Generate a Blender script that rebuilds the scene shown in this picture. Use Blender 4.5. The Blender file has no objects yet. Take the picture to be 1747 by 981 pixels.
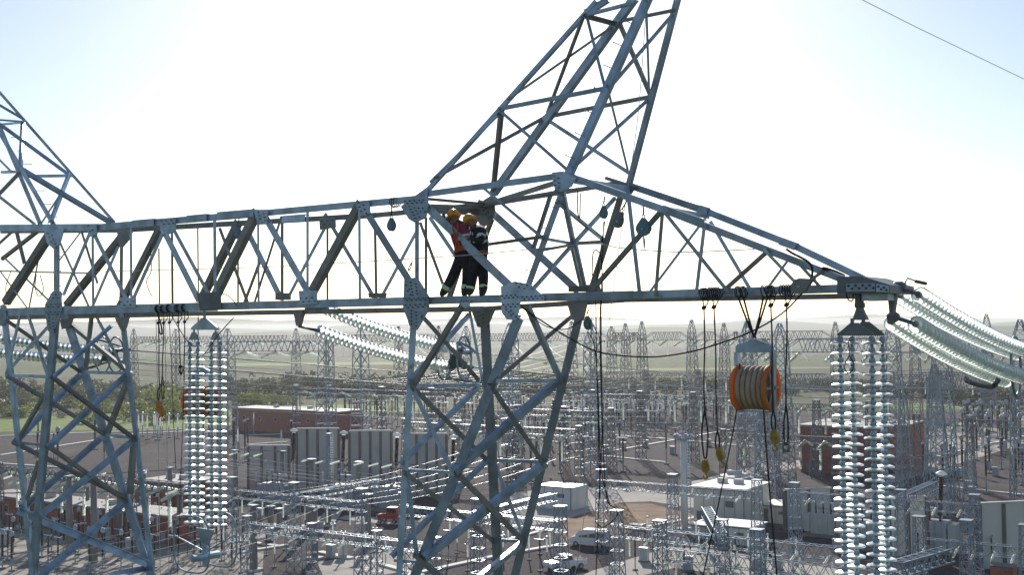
import bpy, bmesh, math, random
from mathutils import Vector, Matrix
random.seed(7)
SC = bpy.context.scene
COL = SC.collection
rad = math.radians
V = Vector
# ------------------------------------------------------------------ camera
FPX = 2000.0; CX, CY = 873.5, 490.5
CAMH = 29.0
PITCH, ROLL = rad(1.99), rad(0.67)
CAM = V((0, 0, CAMH))
cF = V((0, math.cos(PITCH), math.sin(PITCH)))
_u0 = V((0, -math.sin(PITCH), math.cos(PITCH)))
cR = V((math.cos(ROLL), 0, 0)) - _u0 * math.sin(ROLL)
cU = _u0 * math.cos(ROLL) + V((1, 0, 0)) * math.sin(ROLL)
cam_d = bpy.data.cameras.new('camera'); cam = bpy.data.objects.new('camera', cam_d); COL.objects.link(cam)
cam_d.sensor_width = 36; cam_d.lens = FPX / 1747 * 36; cam_d.clip_start = 0.5; cam_d.clip_end = 40000
m = Matrix((cR, cU, -cF)).transposed().to_4x4(); m.translation = CAM
cam.matrix_world = m
SC.camera = cam
# ------------------------------------------------------------------ sky, sun, exposure
SUN_AZ, SUN_EL = rad(-1.0), rad(24)      # azimuth measured from +Y towards +X
w = bpy.data.worlds.new('World'); SC.world = w; w.use_nodes = True
nt = w.node_tree; nt.nodes.clear()
sky = nt.nodes.new('ShaderNodeTexSky'); sky.sky_type = 'NISHITA'; sky.sun_disc = False
sky.sun_elevation = SUN_EL; sky.sun_rotation = SUN_AZ
sky.air_density = 1.0; sky.dust_density = 0.62; sky.ozone_density = 1.3; sky.altitude = 400
bg = nt.nodes.new('ShaderNodeBackground'); bg.inputs[1].default_value = 0.10
wo = nt.nodes.new('ShaderNodeOutputWorld')
nt.links.new(sky.outputs[0], bg.inputs[0]); nt.links.new(bg.outputs[0], wo.inputs[0])
sl = bpy.data.lights.new('sun', 'SUN'); sl.energy = 5.0; sl.angle = rad(0.5); sl.color = (1, 0.95, 0.87)
so = bpy.data.objects.new('sun', sl); COL.objects.link(so)
sdir = V((math.sin(SUN_AZ) * math.cos(SUN_EL), math.cos(SUN_AZ) * math.cos(SUN_EL), math.sin(SUN_EL)))
so.rotation_euler = sdir.to_track_quat('Z', 'Y').to_euler(); so.location = (0, 0, 80)
vs = SC.view_settings; vs.view_transform = 'Standard'; vs.look = 'None'; vs.gamma = 1; vs.exposure = 0.22; vs.use_curve_mapping = False
SC.cycles.max_bounces = 8; SC.cycles.transparent_max_bounces = 12; SC.cycles.volume_bounces = 1
SC.cycles.caustics_reflective = False; SC.cycles.caustics_refractive = False
# ------------------------------------------------------------------ geometry of the place
TH = rad(34)                                   # the line of the beam runs away to the left
DV = V((math.cos(TH), -math.sin(TH), 0))       # along the beam, towards its right tip
NV = V((math.sin(TH), math.cos(TH), 0))        # across the beam, away from the viewer
UP = V((0, 0, 1))
def ray(px, py): return cF + cR * ((px - CX) / FPX) - cU * ((py - CY) / FPX)
P0 = CAM + ray(707, 514) * 23.5
C0 = (P0).dot(NV)
W = 2.3                                        # breadth of the tower across the beam
def B(px, py, w_=0.0):                         # point of a plane parallel to the beam's near face
    r = ray(px, py); return CAM + r * ((C0 + w_ - CAM.dot(NV)) / r.dot(NV))
def D(px, py, z): return CAM + ray(px, py) * z
def G(px, py, h=0.0):
    r = ray(px, py); return CAM + r * ((h - CAMH) / r.z)
def depth(p): return (p - CAM).dot(cF)
def hor(px): return 560 - math.tan(ROLL) * (px - CX)
def az(px, p0, dirv):                          # where a vertical plane through column px meets the plan line p0 + t*dirv
    r = ray(px, hor(px)); a = V((r.x, r.y)); o = V((p0.x, p0.y)); q = V((dirv.x, dirv.y))
    det = a.x * -q.y + q.x * a.y
    s = (o.x * -q.y + q.x * o.y) / det
    return V((a.x * s, a.y * s, 0))
# ------------------------------------------------------------------ mesh helpers
class MB:
    def __init__(s): s.v = []; s.f = []
    def add(s, vs_, fs_):
        o = len(s.v); s.v += [V(x) for x in vs_]; s.f += [tuple(i + o for i in f) for f in fs_]
    def prism(s, poly, ext, center=True):
        ext = V(ext); n = len(poly); a = [V(p) - (ext / 2 if center else V()) for p in poly]; b = [p + ext for p in a]
        s.add(a + b, [tuple(range(n))[::-1], tuple(range(n, 2 * n))] + [(i, (i + 1) % n, n + (i + 1) % n, n + i) for i in range(n)])
        return s
    def box(s, c, x, y, z):
        c, x, y, z = V(c), V(x) / 2, V(y) / 2, V(z) / 2
        vs_ = [c + x * i + y * j + z * k for k in (-1, 1) for j in (-1, 1) for i in (-1, 1)]
        s.add(vs_, [(0, 2, 3, 1), (4, 5, 7, 6), (0, 1, 5, 4), (1, 3, 7, 5), (3, 2, 6, 7), (2, 0, 4, 6)]); return s
    def bar(s, p, q, a, b=None, up=None):
        p, q = V(p), V(q); b = b or a; ax = (q - p); L = ax.length
        if L < 1e-6: return s
        ax /= L; up = V(up) if up is not None else (UP if abs(ax.z) < .95 else V((1, 0, 0)))
        e = ax.cross(up).normalized(); g = e.cross(ax)
        return s.box((p + q) / 2, e * a, ax * L, g * b)
    def angle(s, p, q, a, fn, flip=1, t=None):          # L-section with one flange in the face whose inward normal is fn
        p, q, fn = V(p), V(q), V(fn); ax = (q - p).normalized(); t = t or max(.008, a * .1)
        e = ax.cross(fn).normalized() * flip; g = fn - ax * fn.dot(ax); g.normalize()
        prof = [(-.5, 0), (.5, 0), (.5, t / a), (-.5 + t / a, t / a), (-.5 + t / a, 1), (-.5, 1)]
        poly = [p + e * (x * a) + g * (y * a) for x, y in prof]
        return s.prism(poly, q - p, False)
    def tube(s, pts, r, n=6, close=False):
        pts = [V(p) for p in pts]; N = len(pts); vs_ = []; prev = None
        rs = r if isinstance(r, (list, tuple)) else [r] * N
        for i, p in enumerate(pts):
            a = pts[(i - 1) % N] if (i or close) else p; b = pts[(i + 1) % N] if (i < N - 1 or close) else p
            t = (b - a).normalized()
            if prev is None: e = t.orthogonal().normalized()
            else:
                e = prev - t * prev.dot(t); e = e.normalized() if e.length > 1e-6 else t.orthogonal().normalized()
            prev = e; g = t.cross(e)
            vs_ += [p + (e * math.cos(k * 2 * math.pi / n) + g * math.sin(k * 2 * math.pi / n)) * rs[i] for k in range(n)]
        fs_ = []
        for i in range(N if close else N - 1):
            j = (i + 1) % N
            fs_ += [(i * n + k, i * n + (k + 1) % n, j * n + (k + 1) % n, j * n + k) for k in range(n)]
        if not close: fs_ += [tuple(range(n))[::-1], tuple((N - 1) * n + k for k in range(n))]
        s.add(vs_, fs_); return s
    def lathe(s, prof, n=16, o=(0, 0, 0), ax=UP):       # profile of (radius, height)
        ax = V(ax).normalized(); e = ax.orthogonal().normalized(); g = ax.cross(e); o = V(o); vs_ = []; M = len(prof)
        for r, h in prof:
            vs_ += [o + ax * h + (e * math.cos(k * 2 * math.pi / n) + g * math.sin(k * 2 * math.pi / n)) * max(r, 1e-4) for k in range(n)]
        fs_ = [(i * n + k, i * n + (k + 1) % n, (i + 1) * n + (k + 1) % n, (i + 1) * n + k) for i in range(M - 1) for k in range(n)]
        fs_ += [tuple(range(n))[::-1], tuple((M - 1) * n + k for k in range(n))]
        s.add(vs_, fs_); return s
    def mesh(s, name, mat, off=V(), smooth=False):
        me = bpy.data.meshes.new(name); me.from_pydata([tuple(v - off) for v in s.v], [], s.f)
        if mat: me.materials.append(MAT[mat])
        if smooth: me.polygons.foreach_set('use_smooth', [True] * len(me.polygons))
        me.update(); return me
    def build(s, name, mat, parent=None, smooth=False):
        off = wl(parent) if parent else V()
        return link(name, s.mesh(name, mat, off, smooth), parent)
WL = {}
def wl(o): return WL.get(o.name, V())
def link(name, data, parent=None, loc=None, rot=None):
    o = bpy.data.objects.new(name, data); COL.objects.link(o)
    if parent: o.parent = parent
    base = wl(parent) if parent else V()
    WL[o.name] = base.copy()
    if loc is not None: o.location = V(loc) - base; WL[o.name] = V(loc)
    if rot is not None: o.rotation_mode = 'QUATERNION'; o.rotation_quaternion = rot
    return o
def tag(o, label, cat, group=None, kind=None):
    o['label'] = label; o['category'] = cat
    if group: o['group'] = group
    if kind: o['kind'] = kind
    return o
def thing(name, loc, label, cat, group=None):
    o = bpy.data.objects.new(name, None); COL.objects.link(o); o.location = V(loc); o.empty_display_size = .2
    WL[o.name] = V(loc); return tag(o, label, cat, group)
def inst(proto_parts, name, loc, yaw, label, cat, group, sc=1.0):
    r = bpy.data.objects.new(name, None); COL.objects.link(r); r.location = V(loc); r.rotation_euler = (0, 0, yaw); r.scale = (sc, sc, sc)
    WL[r.name] = V(loc); tag(r, label, cat, group)
    for nm, me in proto_parts:
        c = bpy.data.objects.new(nm, me); COL.objects.link(c); c.parent = r
    return r
def struct(o): o['kind'] = 'structure'; return o
def sag(p, q, s, n=12):
    p, q = V(p), V(q); return [p.lerp(q, i / n) - UP * (s * 4 * (i / n) * (1 - i / n)) for i in range(n + 1)]
def wire(name, pts, r, mt, label, cat, group=None, n=5):
    o = MB().tube(pts, r, n).build(name, mt); return tag(o, label, cat, group)
def poly(pts, sub=8):     # smooth curve through points (Catmull-Rom)
    pts = [V(p) for p in pts]; e = [pts[0] * 2 - pts[1]] + pts + [pts[-1] * 2 - pts[-2]]; out = []
    for i in range(1, len(e) - 2):
        for k in range(sub):
            t = k / sub; a, b, c, d = e[i - 1], e[i], e[i + 1], e[i + 2]
            out.append(.5 * ((2 * b) + (c - a) * t + (2 * a - 5 * b + 4 * c - d) * t * t + (3 * b - a - 3 * c + d) * t ** 3))
    return out + [pts[-1]]
# ------------------------------------------------------------------ materials
MAT = {}
def mat(name, col, rough=.6, metal=0.0, var=.15, scale=4.0, col2=None, bump=0.0, spec=.5, detail=6, bscale=None, objvar=0, stain=None):
    m = bpy.data.materials.new(name); m.use_nodes = True; t = m.node_tree; b = t.nodes['Principled BSDF']
    b.inputs['Roughness'].default_value = rough; b.inputs['Metallic'].default_value = metal; b.inputs['Specular IOR Level'].default_value = spec
    g = t.nodes.new('ShaderNodeNewGeometry'); n = t.nodes.new('ShaderNodeTexNoise'); n.inputs['Scale'].default_value = scale; n.inputs['Detail'].default_value = detail
    t.links.new(g.outputs['Position'], n.inputs['Vector'])
    r = t.nodes.new('ShaderNodeValToRGB'); r.color_ramp.elements[0].position = .3; r.color_ramp.elements[1].position = .7
    c2 = col2 or tuple(min(1, c * (1 + var)) for c in col); c1 = col if col2 else tuple(c * (1 - var) for c in col)
    r.color_ramp.elements[0].color = (*c1, 1); r.color_ramp.elements[1].color = (*c2, 1)
    t.links.new(n.outputs['Fac'], r.inputs['Fac']); src = r.outputs['Color']
    if objvar or stain:
        if objvar:
            oi = t.nodes.new('ShaderNodeObjectInfo'); mr = t.nodes.new('ShaderNodeMapRange'); mr.inputs[3].default_value = 1 - objvar; mr.inputs[4].default_value = 1 + objvar
            t.links.new(oi.outputs['Random'], mr.inputs[0]); mx = t.nodes.new('ShaderNodeMix'); mx.data_type = 'RGBA'; mx.blend_type = 'MULTIPLY'; mx.inputs[0].default_value = 1
            t.links.new(src, mx.inputs[6]); t.links.new(mr.outputs[0], mx.inputs[7]); src = mx.outputs[2]
        if stain:
            n3 = t.nodes.new('ShaderNodeTexNoise'); n3.inputs['Scale'].default_value = stain[0]; n3.inputs['Detail'].default_value = 8; n3.inputs['Roughness'].default_value = .7; t.links.new(g.outputs['Position'], n3.inputs['Vector'])
            mr2 = t.nodes.new('ShaderNodeMapRange'); mr2.inputs[1].default_value = stain[1]; mr2.inputs[2].default_value = stain[1] + .12; t.links.new(n3.outputs['Fac'], mr2.inputs[0])
            mx2 = t.nodes.new('ShaderNodeMix'); mx2.data_type = 'RGBA'; mx2.inputs[7].default_value = (*stain[2], 1); t.links.new(mr2.outputs[0], mx2.inputs[0]); t.links.new(src, mx2.inputs[6]); src = mx2.outputs[2]
    t.links.new(src, b.inputs['Base Color'])
    if bump:
        n2 = t.nodes.new('ShaderNodeTexNoise'); n2.inputs['Scale'].default_value = bscale or scale * 4; n2.inputs['Detail'].default_value = 4
        t.links.new(g.outputs['Position'], n2.inputs['Vector'])
        bp = t.nodes.new('ShaderNodeBump'); bp.inputs['Strength'].default_value = bump; t.links.new(n2.outputs['Fac'], bp.inputs['Height']); t.links.new(bp.outputs['Normal'], b.inputs['Normal'])
    MAT[name] = m; return m
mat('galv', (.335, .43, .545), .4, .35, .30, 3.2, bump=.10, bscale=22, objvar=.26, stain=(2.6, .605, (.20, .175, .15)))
mat('galv_shaded_stained', (.195, .185, .168), .55, .3, .25, 3.0, col2=(.29, .295, .30), bump=.08, bscale=25, objvar=.2, stain=(3.0, .62, (.14, .085, .05)))  # tower steel with brown ground-bounce shade put into its colour, plus stains
mat('galv_half_shaded', (.23, .265, .295), .5, .3, .25, 3.0, bump=.08, bscale=25, objvar=.15, stain=(3.0, .62, (.15, .12, .09)))  # same steel, part of that shade put into the colour for far legs
mat('bolt', (.10, .10, .105), .6, .4)
mat('dark_steel', (.16, .18, .20), .5, .5)
mat('cap_iron', (.26, .34, .42), .45, .3)
mat('concrete_dark', (.15, .14, .135), .85, 0, .12, .5)
mat('rope', (.028, .026, .026), .9, 0, .4, 40)
mat('rope_pale', (.55, .53, .5), .8)
mat('wire', (.30, .30, .31), .45, .5)
mat('wire_dark', (.12, .12, .12), .45, .6)
mat('lattice', (.27, .33, .40), .38, .4, .2, .5)
mat('lattice_far', (.17, .185, .215), .45, .5, .15, .1)

mat('brown_porcelain', (.035, .02, .017), .22, 0, .2, 3)
mat('concrete', (.24, .225, .21), .85, 0, .12, .5, bump=.1)
mat('concrete_wall', (.50, .48, .46), .85, 0, .1, .35, bump=.08)
mat('concrete_pale', (.58, .56, .52), .8, 0, .1, .6)
mat('brick', (.34, .105, .08), .85, 0, .2, 1.5)
mat('brick_orange', (.50, .15, .08), .85, 0, .15, 1.5)  # brick with the orange of sunlight put into its colour
mat('roof_grey', (.26, .235, .22), .7, 0, .12, .5)
mat('cream', (.66, .63, .56), .7, 0, .05, .3)
mat('white_paint', (.70, .70, .67), .45, 0, .08, .8, stain=(.7, .62, (.45, .42, .37)))
mat('car_white', (.78, .78, .78), .2, 0, .02, .6)
mat('car_red', (.45, .03, .03), .3, 0, .1, .6)
mat('car_glass', (.02, .025, .03), .08)
mat('rubber', (.02, .02, .02), .8)
mat('lamp_glass', (.8, .8, .78), .1)
mat('transformer', (.36, .41, .46), .5, .1, .1, .6)
mat('hole', (.01, .01, .012), .9)
mat('tyre_grey', (.40, .30, .215), .8, 0, .25, 5)
mat('yellow', (.36, .22, .02), .6, 0, .3, 12, stain=(14, .56, (.10, .07, .04)))
mat('orange_hook', (.55, .2, .03), .45, 0, .25, 12)
mat('teal', (.10, .20, .24), .45, .2)
mat('navy', (.016, .017, .024), .9, 0, .5, 9, bump=.5, bscale=14)
mat('vest', (.27, .025, .06), .7, 0, .15, 8)
mat('orange_vest', (.45, .085, .025), .7, 0, .15, 8)
mat('reflect', (.52, .78, .42), .4)
mat('reflect_white', (.75, .73, .72), .4)
mat('helmet', (.72, .33, .02), .35, 0, .08, 8)
mat('skin', (.22, .11, .075), .55)
mat('boots', (.03, .025, .02), .6)
mat('bark', (.06, .045, .035), .9)
def foliage(name, c1, c2):
    m_ = mat(name, c1, .65, 0, 0, .6, col2=c2); t = m_.node_tree; b = t.nodes['Principled BSDF']
    tr = t.nodes.new('ShaderNodeBsdfTranslucent'); mx = t.nodes.new('ShaderNodeMixShader'); mx.inputs[0].default_value = .35
    ramp = [n for n in t.nodes if n.type == 'VALTORGB'][0]
    t.links.new(ramp.outputs[0], tr.inputs[0]); t.links.new(b.outputs[0], mx.inputs[1]); t.links.new(tr.outputs[0], mx.inputs[2])
    t.links.new(mx.outputs[0], t.nodes['Material Output'].inputs[0])
def milky(name, col, rough=.25, k=.55):
    m_ = mat(name, col, rough, 0, .02, 1.0); t = m_.node_tree; b = t.nodes['Principled BSDF']; tr = t.nodes.new('ShaderNodeBsdfTranslucent'); tr.inputs[0].default_value = (*col, 1); mx = t.nodes.new('ShaderNodeMixShader'); mx.inputs[0].default_value = k
    t.links.new(b.outputs[0], mx.inputs[1]); t.links.new(tr.outputs[0], mx.inputs[2]); t.links.new(mx.outputs[0], t.nodes['Material Output'].inputs[0])
milky('porcelain', (.95, .97, .95), .22, .45); milky('orange', (.72, .27, .08), .6, .4)
foliage('leaf_dark', (.045, .06, .026), (.08, .09, .04))
foliage('leaf_olive', (.08, .10, .035), (.14, .15, .055))
foliage('leaf_yellow', (.18, .23, .025), (.28, .30, .04))
def glass_mat(name, col):          # toughened glass bell: clear in part, scattering the sun through it, glossy on top
    m = bpy.data.materials.new(name); m.use_nodes = True; t = m.node_tree; t.nodes.remove(t.nodes['Principled BSDF']); L = t.links.new; A = t.nodes.new
    tl = A('ShaderNodeBsdfTranslucent'); tl.inputs[0].default_value = (*col, 1); tp = A('ShaderNodeBsdfTransparent'); tp.inputs[0].default_value = (.78, .93, .88, 1)
    gl = A('ShaderNodeBsdfGlossy'); gl.inputs['Roughness'].default_value = .45; gl.inputs[0].default_value = (1, 1, 1, 1); fr = A('ShaderNodeFresnel'); fr.inputs[0].default_value = 1.4
    oi = A('ShaderNodeObjectInfo'); mr = A('ShaderNodeMapRange'); mr.inputs[3].default_value = .8; mr.inputs[4].default_value = .95; L(oi.outputs['Random'], mr.inputs[0])
    m1 = A('ShaderNodeMixShader'); L(mr.outputs[0], m1.inputs[0]); L(tp.outputs[0], m1.inputs[1]); L(tl.outputs[0], m1.inputs[2])
    m2 = A('ShaderNodeMixShader'); L(fr.outputs[0], m2.inputs[0]); L(m1.outputs[0], m2.inputs[1]); L(gl.outputs[0], m2.inputs[2]); L(m2.outputs[0], t.nodes['Material Output'].inputs[0]); MAT[name] = m
glass_mat('glass_disc', (.93, 1.0, .965))
def ground_mat():
    m = bpy.data.materials.new('ground'); m.use_nodes = True; t = m.node_tree; b = t.nodes['Principled BSDF']; L = t.links.new
    b.inputs['Roughness'].default_value = .95; b.inputs['Specular IOR Level'].default_value = .1
    g = t.nodes.new('ShaderNodeNewGeometry')
    def noise(s, d=8):
        n = t.nodes.new('ShaderNodeTexNoise'); n.inputs['Scale'].default_value = s; n.inputs['Detail'].default_value = d; L(g.outputs['Position'], n.inputs['Vector']); return n
    def ramp(src, stops):
        r = t.nodes.new('ShaderNodeValToRGB'); e = r.color_ramp.elements
        while len(e) < len(stops): e.new(.5)
        for x, (p, c) in zip(e, stops): x.position = p; x.color = (*c, 1)
        L(src, r.inputs['Fac']); return r
    a = ramp(noise(.0035, 6).outputs['Fac'], [(.36, (.062, .052, .035)), (.46, (.055, .066, .026)), (.53, (.075, .095, .032)), (.62, (.085, .068, .05))])
    c = ramp(noise(.05, 8).outputs['Fac'], [(.3, (.75, .75, .75)), (.7, (1.2, 1.2, 1.2))])
    mx = t.nodes.new('ShaderNodeMix'); mx.data_type = 'RGBA'; mx.blend_type = 'MULTIPLY'; mx.inputs[0].default_value = 1
    L(a.outputs[0], mx.inputs[6]); L(c.outputs[0], mx.inputs[7]); L(mx.outputs[2], b.inputs['Base Color']); MAT['ground'] = m
ground_mat()
mat('gravel', (.042, .036, .040), .97, 0, 0, 1.6, col2=(.115, .098, .104), bump=.6, spec=.05, detail=10, bscale=3, stain=(.06, .55, (.13, .11, .10)))
mat('gravel_pale', (.20, .178, .155), .95, 0, 0, .35, col2=(.50, .46, .40), bump=.4, spec=.05, detail=10, bscale=3)
mat('road', (.40, .36, .325), .95, 0, 0, .12, col2=(.54, .49, .44), spec=.05, detail=8, stain=(.5, .60, (.27, .235, .21)))
mat('soil', (.17, .11, .07), .95, 0, 0, .25, col2=(.33, .235, .165), bump=.6, spec=.1, detail=10, bscale=1.5)
mat('grass', (.11, .17, .025), .9, 0, 0, .25, col2=(.18, .245, .045), bump=.6, spec=.1, detail=10, bscale=2)
mat('field_green', (.055, .085, .025), .95, 0, 0, .02, col2=(.085, .115, .035), spec=.05)
mat('field_brown', (.085, .065, .048), .95, 0, 0, .02, col2=(.11, .088, .06), spec=.05)
mat('field_olive', (.065, .065, .03), .95, 0, 0, .02, col2=(.095, .092, .045), spec=.05)
mat('hill', (.11, .10, .06), .95, 0, 0, .002, col2=(.10, .12, .06), spec=.05, detail=8)
# ================================================================== GROUND
def sheet(name, pts, z, mt, label=None):
    me = MB(); me.add([V((p.x, p.y, z)) for p in pts], [tuple(range(len(pts)))]); o = me.build(name, mt); o['kind'] = 'structure'
    if label: o['label'] = label
    return o
me = MB(); xs = [-9000, -3000, -800, 0, 800, 3000, 9000]; ys = [-300, 60, 300, 700, 1500, 4000, 12000]
gx = [(x, y) for y in ys for x in xs]; me.add([V((x, y, 0)) for x, y in gx], [(j * 7 + i, j * 7 + i + 1, (j + 1) * 7 + i + 1, (j + 1) * 7 + i) for j in range(6) for i in range(6)])
struct(me.build('ground', 'ground'))
ORD = 'first second third fourth fifth sixth seventh eighth ninth tenth eleventh twelfth thirteenth fourteenth fifteenth sixteenth seventeenth eighteenth nineteenth twentieth'.split()
def gp(*xy): return [G(x, y) for x, y in xy]
sheet('substation_ground', gp((-250, 1100), (2000, 1100), (2000, 712), (1747, 702), (1500, 706), (1200, 690), (900, 694), (700, 706), (560, 722), (300, 735), (0, 742), (-250, 748)), .006, 'gravel')
sheet('grass', gp((-250, 742), (0, 737), (300, 731), (560, 716), (700, 701), (760, 694), (700, 688), (420, 694), (330, 700), (0, 714), (-250, 720)), .010, 'grass')
sheet('grass', gp((1500, 700), (1747, 697), (2000, 700), (2000, 690), (1500, 690)), .010, 'grass')
sheet('grass', gp((940, 640), (1460, 634), (1440, 626), (980, 630)), .010, 'grass'); sheet('grass', gp((400, 640), (720, 634), (680, 618), (400, 618)), .010, 'grass')
sheet('pale_yard', gp((-200, 1100), (440, 1100), (450, 940), (410, 915), (380, 885), (300, 880), (-200, 892)), .012, 'gravel_pale')
sheet('pale_yard', gp((1480, 800), (1780, 745), (1800, 712), (1690, 705), (1560, 745)), .012, 'gravel_pale')
sheet('road', gp((870, 842), (965, 831), (1090, 831), (1120, 842), (1190, 851), (1190, 868), (1110, 856), (1060, 858), (975, 884), (870, 905)), .016, 'road')
sheet('road', gp((405, 914), (528, 899), (556, 873), (584, 873), (572, 892), (545, 903), (405, 925)), .016, 'road')
sheet('road', gp((590, 880), (690, 886), (690, 897), (640, 893), (575, 886)), .016, 'road')
sheet('road', gp((540, 960), (690, 938), (745, 920), (745, 945), (690, 975), (560, 1000)), .016, 'road')
sheet('road', gp((935, 1010), (1010, 975), (1090, 950), (1130, 938), (1190, 935), (1450, 975), (1450, 1010), (1150, 970), (1000, 1005)), .016, 'road')
sheet('road', gp((1180, 822), (1290, 796), (1380, 783), (1380, 795), (1290, 812), (1180, 842)), .016, 'road')
sheet('road', gp((1500, 815), (1700, 760), (1760, 745), (1760, 752), (1700, 772), (1520, 826)), .016, 'road')
sheet('soil_patch', gp((960, 888), (1055, 859), (1110, 860), (1185, 880), (1185, 892), (1080, 908), (960, 932)), .020, 'soil')
for mt_, q in (('field_green', ((230, 606), (520, 602), (560, 618), (240, 622))), ('field_brown', ((420, 592), (760, 590), (740, 603), (400, 605))), ('field_olive', ((240, 626), (690, 622), (700, 640), (240, 642))), ('field_green', ((700, 612), (960, 606), (1000, 622), (690, 626))), ('field_brown', ((960, 596), (1300, 592), (1330, 603), (960, 608))), ('field_green', ((1000, 612), (1420, 606), (1440, 622), (1010, 628))), ('field_olive', ((980, 634), (1440, 628), (1450, 645), (980, 650))), ('field_brown', ((0, 590), (220, 586), (210, 604), (0, 608))), ('field_green', ((-100, 612), (200, 608), (215, 630), (-100, 634))), ('field_olive', ((1450, 600), (1800, 594), (1800, 622), (1460, 624))), ('field_green', ((1500, 580), (1800, 574), (1800, 586), (1500, 590))), ('field_green', ((100, 577), (420, 574), (400, 584), (90, 588))), ('field_olive', ((560, 573), (900, 570), (900, 580), (560, 584))), ('field_brown', ((1480, 634), (1800, 630), (1800, 655), (1480, 660)))):
    sheet('field', gp(*q), .014, mt_)
# cable trench covers: raised concrete strips
tr = '''960 786 1160 750 .9|1160 750 1300 724 .9|1028 779 1135 790 .8|955 737 1165 752 1.0|1120 748 1290 764 .8|700 716 870 720 1.0|850 740 960 757 .9|0 778 235 741 1.2|230 741 320 737 1.4|0 745 320 733 1.2|395 745 480 741 .8|420 760 490 755 .8|560 705 700 702 1.2|700 727 860 730 1.0|0 792 120 800 .8|1480 806 1747 745 1.2
690 985 850 950 .9|850 950 965 930 .9|1080 906 1190 884 .8|600 955 545 944 1.0|410 925 480 935 .8|410 945 490 932 .7|1560 690 1747 706 1.0|900 690 1010 686 1|1545 800 1640 812 .8|1600 830 1747 846 .8|860 925 935 905 .8|720 985 650 965 .9|960 760 1020 752 .8|1330 760 1420 745 .8'''
for L in tr.replace('\n', '|').split('|'):
    a = list(map(float, L.split())); p, q = G(a[0], a[1]), G(a[2], a[3]); o = MB().bar(p + UP * .12, q + UP * .12, a[4], .24).build('cable_trench', 'concrete_pale'); o['kind'] = 'structure'
# hills
def ridge(z, x0, x1, ybase, prof, name, mt):
    mb = MB(); n = 60; vs_ = []
    for i in range(n + 1):
        px = x0 + (x1 - x0) * i / n; y = prof(px); p = D(px, y, z); b = V((p.x, p.y, -1))
        f = V((p.x * .75, p.y * .75, -1)); m_ = V((p.x * .9, p.y * .9, max(-.5, (p.z) * .55))); bk = V((p.x * 1.25, p.y * 1.25, -1))
        vs_ += [f, m_, V((p.x, p.y, max(1, p.z))), bk]
    mb.add(vs_, [(i * 4 + k, (i + 1) * 4 + k, (i + 1) * 4 + k + 1, i * 4 + k + 1) for i in range(n) for k in range(3)])
    o = mb.build(name, mt, None, True); o['kind'] = 'structure'
rr = lambda px, s, k: math.sin(px * .011 + s) * k + math.sin(px * .027 + s * 2.3) * k * .5 + math.sin(px * .06 + s * 5) * k * .2
ridge(7500, -700, 2500, 0, lambda p: 544 + rr(p, 1.0, 3.5) - .004 * (p - 873), 'hills', 'hill')
ridge(4200, -700, 2500, 0, lambda p: 555 + rr(p, 3.1, 4.0) - .006 * (p - 873), 'hills', 'hill')
ridge(2600, -700, 2500, 0, lambda p: 566 + rr(p, 5.0, 4.0) - .010 * (p - 873), 'hills', 'ground')
# ================================================================== TREES
def crown_mesh(name, mt, n, seed, flat=.75, leaf=.42):
    rg = random.Random(seed); mb = MB(); cl = [(V((rg.gauss(0, .45), rg.gauss(0, .45), rg.uniform(.15, 1.0) * flat)), rg.uniform(.25, .5)) for _ in range(9)]
    for i in range(n):
        c, r = rg.choice(cl); d = V((rg.gauss(0, 1), rg.gauss(0, 1), rg.gauss(0, 1))).normalized() * (r * rg.uniform(.55, 1.05)); p = c + d
        if p.z < .02: p.z = .02 + rg.random() * .1
        a = V((rg.gauss(0, 1), rg.gauss(0, 1), rg.gauss(0, 1))).normalized(); b = a.orthogonal().normalized(); s = leaf * rg.uniform(.12, .28)
        mb.add([p - a * s, p + b * s * .7, p + a * s, p - b * s * .7], [(0, 1, 2, 3)])
    return mb.mesh(name, mt)
def trunk_mesh(seed):
    rg = random.Random(seed); mb = MB(); mb.tube([V((0, 0, -.02)), V((.02, 0, .25)), V((0, .03, .6))], [.05, .04, .02], 6)
    for k in range(4):
        a = rg.uniform(0, 6.3); mb.tube([V((.01, 0, .22 + .08 * k)), V((.25 * math.cos(a), .25 * math.sin(a), .45 + .08 * k))], [.025, .008], 5)
    return mb.mesh('trunk', 'bark')
CR = {k: [crown_mesh('crown', k, nn, 10 * i + j) for j in range(3)] for i, (k, nn) in enumerate((('leaf_dark', 420), ('leaf_olive', 380), ('leaf_yellow', 420)))}
TK = [trunk_mesh(s) for s in range(3)]
def tree(px, py, hpx, wide, kind, label, cat, group, name):
    p = G(px, py); z = depth(p); h = hpx * z / FPX; r = random.random
    o = inst([('trunk', random.choice(TK)), ('crown', random.choice(CR[kind]))], name, p, r() * 6.3, label, cat, group); o.scale = (h * wide, h * wide, h)
rt = random.Random(5)
for i in range(95):          # dark hedge of trees behind the yard
    x = rt.uniform(385, 985); tree(x, 674 + rt.uniform(-5, 6) - (x - 385) * .012, rt.uniform(18, 34), rt.uniform(.7, 1.1), rt.choice(['leaf_dark', 'leaf_dark', 'leaf_olive']), 'dark tree in the long belt of trees behind the switchyard', 'tree', 'trees of the belt behind the yard', 'tree')
for i in range(70):
    x = rt.uniform(985, 1747); tree(x, 668 + rt.uniform(-5, 8) + max(0, x - 1480) * .10, rt.uniform(14, 26) + max(0, x - 1480) * .06, rt.uniform(.7, 1.2), rt.choice(['leaf_dark', 'leaf_dark', 'leaf_olive']), 'dark tree in the row beyond the right part of the yard', 'tree', 'trees beyond the right part of the yard', 'tree')
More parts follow.
